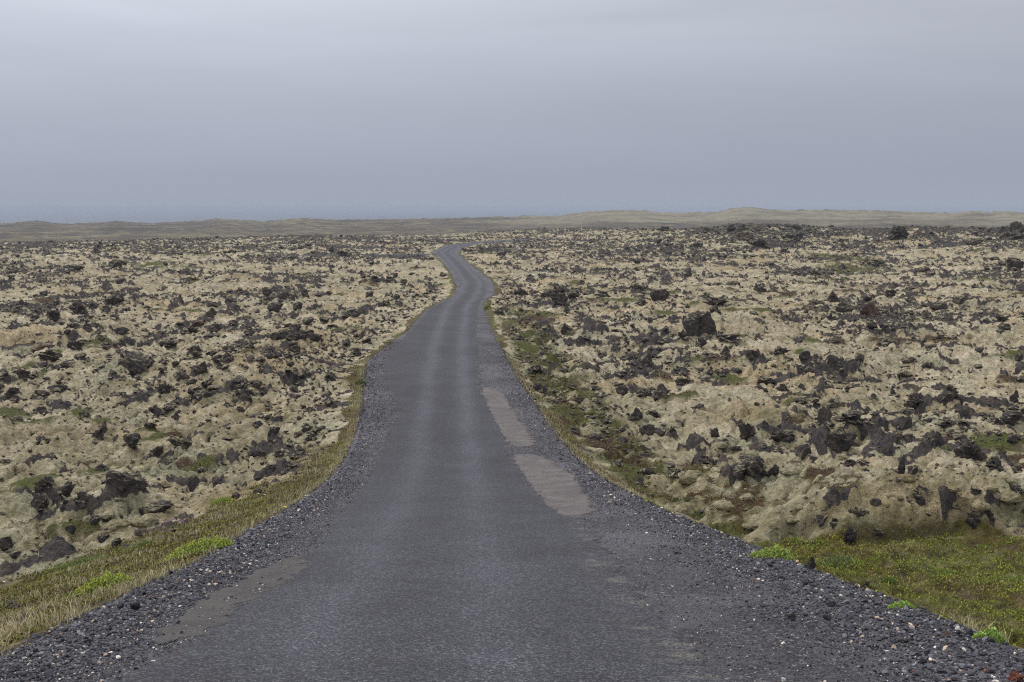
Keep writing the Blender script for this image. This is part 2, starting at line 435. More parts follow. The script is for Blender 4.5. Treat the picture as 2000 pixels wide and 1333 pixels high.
# small stones and lichen crumbs poking through the moss
crumb = m.math('MULTIPLY', m.step(m.noise(5.2, 4, 0.75), 0.575, 0.63), m.step(m.noise(0.7, 3, 0.6), 0.42, 0.54))
rc, r1, r2 = rock_color(m)
rb = m.math('ADD', rockA, m.math('MULTIPLY_ADD', nC, 0.9, -0.45))
rbm = m.step(rb, 0.38, 0.62)
rbm = m.math('MAXIMUM', rbm, crumb)
moss = m.mix(m.math('MULTIPLY', m1.outputs['Alpha'], m.step(m.noise(0.8, 4, 0.6), 0.28, 0.62)), moss, m.mix(1.0, moss, (0.66, 0.69, 0.60), 'MULTIPLY'))
moss = m.mix(m.math('MULTIPLY', m.step(m.noise(0.9, 5, 0.7, 0.4), 0.54, 0.66), 0.7), moss, m.ramp(nC, [(0.3, (0.15, 0.125, 0.062)), (0.7, (0.25, 0.20, 0.10))]))
moss = m.mix(1.0, moss, m.ramp(m.noise(0.22, 4, 0.65), [(0.35, (0.86, 0.83, 0.78)), (0.6, (1.19, 1.17, 1.18))]), 'MULTIPLY')
col = m.mix(rbm, moss, rc)
hc = m.ramp(nC, [(0.3, (0.045, 0.055, 0.012)), (0.55, (0.095, 0.10, 0.024)), (0.75, (0.14, 0.14, 0.045))])
hb = m.ramp(nC, [(0.3, (0.045, 0.028, 0.016)), (0.55, (0.085, 0.050, 0.026)), (0.75, (0.13, 0.10, 0.045))])
hcol = m.mix(m.step(brownA, 0.25, 0.85), hc, hb)
hcol = m.mix(m.step(nD, 0.3, 0.7), m.mix(1.0, hcol, (0.6, 0.6, 0.6), 'MULTIPLY'), m.mix(1.0, hcol, (1.3, 1.3, 1.3), 'MULTIPLY'))
col = m.mix(heathA, col, hcol)
n7 = m.noise(2.3, 4, 0.65)
gc = m.ramp(n7, [(0.28, (0.040, 0.030, 0.020)), (0.40, (0.068, 0.055, 0.024)), (0.52, (0.115, 0.115, 0.028)), (0.62, (0.17, 0.15, 0.065)), (0.75, (0.25, 0.215, 0.13))])
gc = m.mix(m.step(nD, 0.3, 0.7), m.mix(1.0, gc, (0.6, 0.6, 0.55), 'MULTIPLY'), m.mix(1.0, gc, (1.3, 1.3, 1.25), 'MULTIPLY'))
gc = m.mix(m.step(m.noise(0.33, 4, 0.65), 0.44, 0.58), gc, m.mix(1.0, gc, (.78, .62, .62), 'MULTIPLY'))
gc = m.mix(m.step(m.noise(0.9, 4, 0.7), 0.50, 0.62), gc, m.ramp(nC, [(0.3, (0.05, 0.035, 0.022)), (0.7, (0.13, 0.10, 0.05))]))
gc = m.mix(1.0, gc, (1.22, 1.22, 1.2), 'MULTIPLY')
col = m.mix(m.step(m.math('ADD', grassA, m.math('MULTIPLY_ADD', nC, 0.8, -0.4)), 0.35, 0.65), col, gc)
vc = m.vor(38, 'Color'); vs = m.n('ShaderNodeSeparateColor'); m.l(vc, vs.inputs[0])
gvc = m.ramp(vs.outputs[0], [(0.0, (0.028, 0.029, 0.034)), (0.5, (0.060, 0.061, 0.070)), (0.85, (0.10, 0.10, 0.11)), (0.97, (0.32, 0.30, 0.27))])
col = m.mix(m.step(gravA, 0.35, 0.6), col, gvc)
fn = m.noise(0.02, 5, 0.65); fn2 = m.noise(0.07, 4, 0.7)
fc = m.ramp(fn, [(0.36, (0.055, 0.042, 0.031)), (0.46, (0.100, 0.075, 0.048)), (0.54, (0.145, 0.115, 0.065)), (0.64, (0.20, 0.18, 0.095))])
fc = m.mix(m.step(m.noise(0.28, 4, 0.7), 0.56, 0.64), fc, (0.045, 0.040, 0.036))
fc = m.mix(m.step(fn2, 0.50, 0.60), fc, (0.060, 0.054, 0.048))
fr = m.ramp(fn, [(0.36, (0.12, 0.10, 0.07)), (0.5, (0.20, 0.175, 0.115)), (0.60, (0.26, 0.225, 0.155)), (0.68, (0.09, 0.13, 0.05))])
fr = m.mix(m.step(fn2, 0.60, 0.70), fr, (0.08, 0.075, 0.06))
fc = m.mix(m2.outputs['Alpha'], fc, fr)
col = m.mix(farA, col, fc)
hgt = m.math('ADD', m.math('MULTIPLY_ADD', m.noise(2.6, 4, 0.7), 1.4, nC), m.math('MULTIPLY', nD, 0.30))
nrm = m.bump(hgt, 0.16, 0.85)
GROUND = m.done(col, nrm, 0.95)

# --- rock
def make_rock_mat(name, warm):
    m = Mat(name, 0.88)
    c, n1, n2 = rock_color(m)
    if warm: c = m.mix(1.0, c, (1.35, 1.0, 0.86), 'MULTIPLY')
    g = m.n('ShaderNodeNewGeometry'); sx = m.n('ShaderNodeSeparateXYZ'); m.l(g.outputs['Normal'], sx.inputs[0])
    up = m.math('MULTIPLY', m.step(sx.outputs['Z'], 0.35, 0.8), m.step(m.noise(3.3, 4, 0.65), 0.48, 0.57))
    mc = m.ramp(m.noise(9, 3, .6), [(0.3, (0.19, 0.175, 0.10)), (0.7, (0.33, 0.285, 0.175))])
    c = m.mix(m.math('MULTIPLY', up, 0.9), c, mc)
    h = m.math('ADD', n2, m.math('MULTIPLY', m.noise(38, 4, 0.7), 0.5))
    return m.done(c, m.bump(h, 0.05, 0.9), 0.88)
ROCK = make_rock_mat('lava_rock', False)
ROCKW = make_rock_mat('rusty_lava_rock', True)

# --- asphalt
m = Mat('asphalt', 0.75)
tr = m.attr('trk').outputs['Fac']
vc = m.vor(62, 'Color'); vs = m.n('ShaderNodeSeparateColor'); m.l(vc, vs.inputs[0])
agg = m.ramp(vs.outputs[0], [(0.0, (0.022, 0.021, 0.026)), (0.35, (0.048, 0.047, 0.055)), (0.8, (0.105, 0.104, 0.118)), (0.96, (0.24, 0.235, 0.235))])
big = m.noise(0.6, 4, 0.6); fine = m.noise(25, 3, 0.7)
agg = m.mix(0.22, agg, m.ramp(fine, [(0.3, (0.042, 0.042, 0.050)), (0.7, (0.092, 0.092, 0.104))]))
agg = m.mix(1.0, agg, m.ramp(m.math('ADD', m.math('MULTIPLY', tr, 0.50), m.math('MULTIPLY', big, 0.50)), [(0.12, (0.50, 0.485, 0.505)), (0.90, (1.36, 1.375, 1.50))]), 'MULTIPLY')
agg = m.mix(m.math('MULTIPLY', m.step(m.noise(0.22, 5, 0.7, 0.8), 0.5, 0.62), 0.35), agg, m.mix(1.0, agg, (.66, .64, .64), 'MULTIPLY'))
wv = m.n('ShaderNodeTexVoronoi', feature='DISTANCE_TO_EDGE'); wv.inputs['Scale'].default_value = 0.55
wn2 = m.n('ShaderNodeTexNoise'); wn2.inputs['Scale'].default_value = 1.4; wn2.inputs['Detail'].default_value = 5
m.l(m.pos, wn2.inputs['Vector']); wa = m.n('ShaderNodeVectorMath', operation='ADD'); m.l(m.pos, wa.inputs[0]); m.l(wn2.outputs['Color'], wa.inputs[1]); m.l(wa.outputs[0], wv.inputs['Vector'])
cr2 = m.math('MULTIPLY', m.math('SUBTRACT', 1.0, m.step(wv.outputs['Distance'], 0.004, 0.016)), m.step(m.noise(0.35, 3, .6), 0.50, 0.60))
crk = m.math('MAXIMUM', m.math('MULTIPLY', m.step(m.noise(1.7, 5, 0.7, 0.6), 0.58, 0.68), 0.32), m.math('MULTIPLY', cr2, 0.6))
agg = m.mix(crk, agg, (0.048, 0.044, 0.044))
dn = m.math('MULTIPLY', m.step(m.attr('dust').outputs['Fac'], 0.2, 0.9), m.step(m.noise(2.8, 4, 0.7, 0.5), 0.50, 0.62))
agg = m.mix(m.math('MULTIPLY', dn, 0.8), agg, m.ramp(vs.outputs[1], [(0.2, (0.055, 0.052, 0.052)), (1.0, (0.24, 0.22, 0.19))]))
ASPH = m.done(agg, m.bump(m.math('ADD', m.vor(85, 'Distance'), fine), 0.012, 0.8), 0.72)

# --- loose gravel sheet
m = Mat('gravel_surface', 0.9)
vc = m.vor(34, 'Color'); vs = m.n('ShaderNodeSeparateColor'); m.l(vc, vs.inputs[0])
g1 = m.ramp(vs.outputs[0], [(0.0, (0.034, 0.034, 0.040)), (0.45, (0.068, 0.069, 0.079)), (0.85, (0.12, 0.12, 0.13)), (0.955, (0.17, 0.16, 0.15)), (0.985, (0.36, 0.34, 0.30))])
vc2 = m.vor(110, 'Color'); vt = m.n('ShaderNodeSeparateColor'); m.l(vc2, vt.inputs[0])
g2 = m.ramp(vt.outputs[0], [(0.0, (0.040, 0.040, 0.046)), (0.8, (0.125, 0.125, 0.138)), (0.97, (0.22, 0.21, 0.20))])
g = m.mix(m.step(m.noise(0.9, 4, 0.6), 0.40, 0.60), g1, g2)
g = m.mix(1.0, g, (1.34, 1.30, 1.30), 'MULTIPLY')
g = m.mix(m.step(m.noise(0.35, 3, 0.6), 0.35, 0.65), m.mix(1.0, g, (0.8, 0.79, 0.80), 'MULTIPLY'), m.mix(1.0, g, (1.22, 1.2, 1.22), 'MULTIPLY'))
GRAV = m.done(g, m.bump(m.math('ADD', m.vor(34, 'Distance'), m.math('MULTIPLY', m.vor(110, 'Distance'), 0.5)), 0.03, 1.0), 0.9)

def attr_mat(name, rough=0.9, bumpy=0.0, var=0.25):
    m = Mat(name, rough)
    c = m.attr('col').outputs['Color']
    n = m.noise(60, 2, 0.6)
    c = m.mix(n, m.mix(1.0, c, (1 - var,) * 3, 'MULTIPLY'), m.mix(1.0, c, (1 + var,) * 3, 'MULTIPLY'))
    return m.done(c, m.bump(n, bumpy, 0.6) if bumpy else None, rough)
PEB = attr_mat('pebbles', 0.85, 0.01)
LEAF = attr_mat('leaves_and_blades', 0.7)

# ------------------------------------------------------------------ ground mesh
az_d = np.linspace(-33, 33, 1501)
az_o = np.linspace(33, 327, 130)[1:-1]
az = np.radians(np.concatenate([az_d, az_o]))
def rad(a, b, k):
    n = int(math.log(b / a) / k)
    return np.exp(np.linspace(math.log(a), math.log(b), n, endpoint=False))
rr_ = np.concatenate([rad(0.6, 7.5, 0.05), rad(7.5, 16, 0.007), rad(16, 60, 0.0036), rad(60, 350, 0.0042), rad(350, 1350, 0.008), rad(1350, 2100, 0.04), [2100, 6000]])
nr, na = len(rr_), len(az)
RR, AA = np.meshgrid(rr_, az, indexing='ij')
GX = (RR * np.sin(AA)).ravel(); GY = (RR * np.cos(AA)).ravel()
T = {}
CH = 400000
for i in range(0, len(GX), CH):
    t_ = terrain(GX[i:i + CH], GY[i:i + CH])
    for k in ('z', 'rock', 'grass', 'grav', 'heath', 'brown', 'near'):
        T.setdefault(k, []).append(np.asarray(t_[k], np.float32))
T = {k: np.concatenate(v) for k, v in T.items()}
i0 = np.arange(nr - 1)[:, None] * na; j0 = np.arange(na)[None, :]; j1 = (np.arange(na)[None, :] + 1) % na
Fq = np.stack([i0 + j0, i0 + na + j0, i0 + na + j1, i0 + j1], -1).reshape(-1, 4)[:, ::-1]
V = np.stack([GX, GY, T['z']], 1)
far = 1 - T['near']

rightf = sst(820, 1150, azpx(GX, GY)) * sst(880, 1080, np.hypot(GX, GY) + 60 * perlin(GX / 120, GY / 120, 3))
GD = np.hypot(GX, GY)
gg = (1 - sst(26, 60, GD + 16 * fbm(GX, GY, 9, 3, 222))) * .8
a1 = np.stack([T['rock'], T['grass'], T['grav'], gg], 1)
a2 = np.stack([T['heath'], T['brown'], far, rightf], 1)
me = np_mesh('ground', V, Fq, True, {'m1': a1, 'm2': a2})
tag(link('ground', me, GROUND), kind='structure')
del V, Fq, RR, AA

# sea: one wide sheet
sm = Mat('sea_water', 0.35)
wn_ = sm.noise(0.02, 5, 0.6)
SEA = sm.done(sm.ramp(wn_, [(0.3, (0.035, 0.055, 0.085)), (0.7, (0.055, 0.075, 0.105))]), sm.bump(wn_, 3.0, 0.6), 0.35)
rs = np.array([900, 1400, 2000, 4000, 8000, 16000, 30000.0]); aa = np.linspace(0, 2 * np.pi, 97)[:-1]
V = [(r_ * math.sin(a), r_ * math.cos(a), -38.0) for r_ in rs for a in aa]
Fc = [(i * 96 + (j + 1) % 96, (i + 1) * 96 + (j + 1) % 96, (i + 1) * 96 + j, i * 96 + j)[::-1] for i in range(len(rs) - 1) for j in range(96)]
Fc = [f[::-1] for f in Fc]
tag(link('sea', np_mesh('sea', V, Fc, True), SEA), kind='structure')

# ------------------------------------------------------------------ road sheets
def rows(y0, y1, k=0.006, mn=0.045, mx=1.2):
    ys = [y0]
    while ys[-1] < y1:
        ys.append(ys[-1] + min(max(abs(ys[-1]) * k, mn), mx))
    return np.array(ys)
def sheet(name, ys, xl, xr, zoff, n, edge_drop=0.04, bumpz=0.0, mat=None, attrs=None, zf=None):
    s = np.linspace(0, 1, n)
    X = xl[:, None] + (xr - xl)[:, None] * s[None, :]
    Yg = np.repeat(ys[:, None], n, 1)
    Z = rz(Yg) + zoff
    if bumpz: Z = Z + bumpz * (perlin(X / 0.09, Yg / 0.09, 5) + 0.6 * perlin(X / 0.9, Yg / 0.9, 6))
    if zf is not None: Z = zf(X, Yg, Z)
    Z[:, 0] -= edge_drop; Z[:, -1] -= edge_drop
    if name == 'road_patch':
        for q_, dz_ in ((0, .035), (1, .02), (2, .01)):
            Z[q_] -= dz_; Z[-1 - q_] -= dz_
    V = np.stack([X, Yg, Z], -1).reshape(-1, 3)
    i = np.arange(len(ys) - 1)[:, None] * n; j = np.arange(n - 1)[None, :]
    Fq = np.stack([i + j, i + j + 1, i + n + j + 1, i + n + j], -1).reshape(-1, 4)
    at = {k: f(X, Yg).ravel() for k, f in (attrs or {}).items()}
    return link(name, np_mesh(name, V, Fq, True, at), mat)
ys = rows(-14, 330)
jl = 0.10 * perlin(ys / 0.35, ys * 0, 1) + 0.16 * perlin(ys / 1.6, ys * 0 + 5, 2) + 0.05 * perlin(ys / 0.09, ys * 0 + 9, 3)
jr = 0.12 * perlin(ys / 0.35, ys * 0, 4) + 0.22 * perlin(ys / 1.6, ys * 0 + 5, 5) + 0.05 * perlin(ys / 0.09, ys * 0 + 9, 6)
def trk(X, Y):
    u = X - tC(Y)
    wob = 0.15 * perlin(X * 0, Y / 6.0, 12)
    a = np.exp(-((u + wob - 0.80) / 0.36) ** 2) + np.exp(-((u + wob + 0.80) / 0.36) ** 2)
    return np.clip(a, 0, 1) * (.42 + .36 * sst(18, 45, Y)) + .25 * (1 - sst(12, 40, Y))
def dust(X, Y):
    return np.clip(sst(0.9, 0.1, aR(Y) - X) * sst(3, 10, Y) * (1 - sst(18, 24, Y)) + 0.9 * sst(.45, 0, aR(Y) - X) + .8 * sst(.45, 0, X - aL(Y)), 0, 1)
o = sheet('road', ys, aL(ys) + jl, aR(ys) + jr, 0.014, 64, 0.05, 0.0015, ASPH, {'trk': trk, 'dust': dust})
tag(o, kind='structure')
gl_n = 0.10 * perlin(ys / 0.5, ys * 0, 21) + 0.12 * perlin(ys / 2.1, ys * 0 + 5, 22)
gr_n = 0.10 * perlin(ys / 0.5, ys * 0, 24) + 0.12 * perlin(ys / 2.1, ys * 0 + 5, 25)
def gz(X, Y, Z):
    e = np.maximum(gL(Y) - X, X - gR(Y))
    sl = np.where(X > gR(Y), 0.56, 0.29)
    return np.where(e > -0.05, Z - 0.02 * sst(-0.05, 0.1, e) - (sl + 0.1) * np.maximum(e - 0.05, 0), Z) + 0.012 * perlin(X / 0.15, Y / 0.15, 8) * (e > -0.1)
o = sheet('gravel_shoulder', ys, gL(ys) - 0.28 + gl_n, gR(ys) + 0.28 + gr_n, 0.0, 96, 0.06, 0.004, GRAV, None, gz)
tag(o, kind='structure')

def patch(name, rowspx, mat, zoff, jag):
    P = []
    for py, xa, xb in rowspx:
        x0, y0 = unproj_road(xa, py); x1, y1 = unproj_road(xb, py)
        P.append((y0, x0, x1))
    P.sort(); P = np.array(P)
    ys = rows(P[0, 0], P[-1, 0], 0.002, 0.03, 0.2)
    xl = np.interp(ys, P[:, 0], P[:, 1]); xr = np.interp(ys, P[:, 0], P[:, 2])
    endt = np.minimum(sst(P[0, 0], P[0, 0] + .4, ys), 1 - sst(P[-1, 0] - .4, P[-1, 0], ys))
    xl = xl + (jag * perlin(ys / 0.22, ys * 0, 3) + 0.08 * perlin(ys / 0.9, ys * 0, 3)) * endt
    xr = xr + (1.4 * jag * perlin(ys / 0.18, ys * 0, 40) + 0.12 * perlin(ys / 0.9, ys * 0, 43)) * endt
    tp = np.minimum(sst(P[0, 0] - .02, P[0, 0] + .35, ys), 1 - sst(P[-1, 0] - .35, P[-1, 0] + .02, ys)) ** .6
    mid = (xl + xr) / 2 + .1 * perlin(ys / .3, ys * 0, 77); hw = np.maximum((xr - xl) / 2 * tp, .01)
    xl, xr = mid - hw, mid + hw
    o = sheet(name, ys, xl, xr, zoff, 24, 0.035, 0.0012, mat)
    tag(o, kind='structure')
    return o
def patch_mat(name, c0, c1, c2):
    m = Mat(name, 0.85)
    v = m.vor(120, 'Color'); vs = m.n('ShaderNodeSeparateColor'); m.l(v, vs.inputs[0])
    c = m.ramp(vs.outputs[0], [(0, c0), (0.7, c1), (1, c2)])
    c = m.mix(m.step(m.noise(1.6, 4, .65), .35, .65), m.mix(1., c, (.82, .82, .84), 'MULTIPLY'), m.mix(1., c, (1.15, 1.13, 1.1), 'MULTIPLY'))
    c = m.mix(m.step(m.noise(6, 4, .7), .60, .66), c, (.06, .058, .062))
    return m.done(c, m.bump(m.vor(120, 'Distance'), .008, .8), .85)
PM = patch_mat('pinkish_repair', (.075, .068, .068), (.15, .132, .127), (.30, .27, .25))
BM_ = patch_mat('brown_repair', (.055, .051, .050), (.090, .084, .081), (.15, .14, .13))
patch('road_patch', [(757, 944, 956), (770, 942, 985), (800, 955, 1000), (830, 970, 1022), (865, 992, 1045), (874, 1003, 1042)], PM, 0.020, .12)
patch('road_patch', [(887, 1006, 1045), (900, 1004, 1075), (930, 1022, 1122), (960, 1045, 1140), (985, 1066, 1155), (1000, 1085, 1160), (1010, 1098, 1135)], PM, 0.020, .10)
patch('road_patch', [(1086, 582, 600), (1108, 522, 602), (1130, 480, 575), (1156, 427, 532), (1184, 385, 478), (1203, 361, 455), (1241, 308, 404), (1264, 282, 330)], BM_, 0.019, .08)
patch('road_patch', [(795, 768, 786), (801, 764, 790), (806, 766, 782)], patch_mat('pothole_fill', (.035, .03, .03), (.06, .052, .05), (.12, .10, .1)), 0.018, .06)

# ------------------------------------------------------------------ rocks
def ico(sub):
    t = (1 + 5 ** .5) / 2
    v = [(-1, t, 0), (1, t, 0), (-1, -t, 0), (1, -t, 0), (0, -1, t), (0, 1, t), (0, -1, -t), (0, 1, -t), (t, 0, -1), (t, 0, 1), (-t, 0, -1), (-t, 0, 1)]
    f = [(0, 11, 5), (0, 5, 1), (0, 1, 7), (0, 7, 10), (0, 10, 11), (1, 5, 9), (5, 11, 4), (11, 10, 2), (10, 7, 6), (7, 1, 8), (3, 9, 4), (3, 4, 2), (3, 2, 6), (3, 6, 8), (3, 8, 9), (4, 9, 5), (2, 4, 11), (6, 2, 10), (8, 6, 7), (9, 8, 1)]
    v = [np.array(a) / np.linalg.norm(a) for a in v]
    for _ in range(sub):
        cache = {}; nf = []
        def mid(a, b):
            k = (min(a, b), max(a, b))
            if k not in cache:
                q = v[a] + v[b]; v.append(q / np.linalg.norm(q)); cache[k] = len(v) - 1
            return cache[k]
        for a, b, c in f:
            x, y, z = mid(a, b), mid(b, c), mid(c, a)
            nf += [(a, x, z), (b, y, x), (c, z, y), (x, y, z)]
        f = nf
    return np.array(v), np.array(f, np.int32)
ICO = [ico(i) for i in range(5)]
def p3(P, s, seed):   # cheap 3-D noise from three planar ones
    return (perlin(P[:, 0] / s + 7.1, P[:, 1] / s + P[:, 2] * .7 / s, seed) + perlin(P[:, 1] / s - 3.3, P[:, 2] / s + P[:, 0] * .7 / s, seed + 1) + perlin(P[:, 2] / s + 1.7, P[:, 0] / s + P[:, 1] * .7 / s, seed + 2)) / 1.9
def rock_shape(seed, sub, style):
    """unit rock: about 1 wide, base at z=0 with a buried skirt, top at about 1"""
    r = np.random.default_rng(seed)
    P = ICO[sub][0].copy()
    # facet cuts
    ncut = {'block': 12, 'round': 7, 'jag': 10, 'slab': 11, 'spire': 9, 'tooth': 11}[style]
    for _ in range(ncut):
        n = r.normal(size=3); n /= np.linalg.norm(n)
        dd = r.uniform(0.35, 0.75)
        k = P @ n
        P = P - np.where(k > dd, (k - dd) * 0.95, 0)[:, None] * n
    nr_ = P / np.linalg.norm(P, axis=1, keepdims=True)
    a = {'block': .17, 'round': .22, 'jag': .50, 'slab': .28, 'spire': .42, 'tooth': .3}[style]
    o3 = r.uniform(-50, 50, 3)
    Q = P + o3
    disp = a * p3(Q, .9, seed % 97) - a * 1.1 * np.abs(p3(Q, .45, seed % 89 + 9)) + .28 * a * p3(Q, .2, seed % 83 + 5)
    if sub >= 3: disp = disp - .30 * a * np.abs(p3(Q, .13, seed % 71)) + .10 * a * p3(Q, .06, seed % 67)
    P = P + nr_ * disp[:, None]
    if style in ('spire', 'tooth'):
        z = (P[:, 2] + 1) / 2
        kx = (1.15 - 0.75 * np.clip(z, 0, 1.2) ** 1.1) if style == 'tooth' else (1 - 0.35 * z)
        P[:, 0] *= kx; P[:, 1] *= kx
        P[:, 0] += r.uniform(-.5, .5) * z
    if style == 'jag':
        P[:, 0] += .25 * p3(P * np.array([0, 0, 1]) + o3, .6, 3)
    lo = np.percentile(P[:, 2], 12)
    P[:, 2] = (P[:, 2] - lo) / (P[:, 2].max() - lo)
    P[:, 2] = np.where(P[:, 2] < 0, np.maximum(P[:, 2] * .8, -.35), P[:, 2])
    wx = P[:, 0].max() - P[:, 0].min(); wy = P[:, 1].max() - P[:, 1].min()
    P[:, 0] = (P[:, 0] - (P[:, 0].max() + P[:, 0].min()) / 2) / wx
    P[:, 1] = (P[:, 1] - (P[:, 1].max() + P[:, 1].min()) / 2) / wy
    return P
STY = ['jag', 'block', 'jag', 'tooth', 'round', 'jag', 'slab', 'block', 'jag', 'spire', 'jag', 'tooth']
WORD = {'jag': 'jagged', 'block': 'blocky', 'tooth': 'pointed', 'round': 'rounded', 'slab': 'flat slab of', 'spire': 'craggy upright'}
PROTO_N = len(STY)
protoH = [rock_shape(100 + i, 3, STY[i]) for i in range(PROTO_N)]
protoM = [rock_shape(100 + i, 2, STY[i]) for i in range(PROTO_N)]
protoL = [rock_shape(100 + i, 1, STY[i]) for i in range(PROTO_N)]
meshH = [np_mesh('lava_rock', p, ICO[3][1], False) for p in protoH]
for q in meshH: q.materials.append(ROCK)

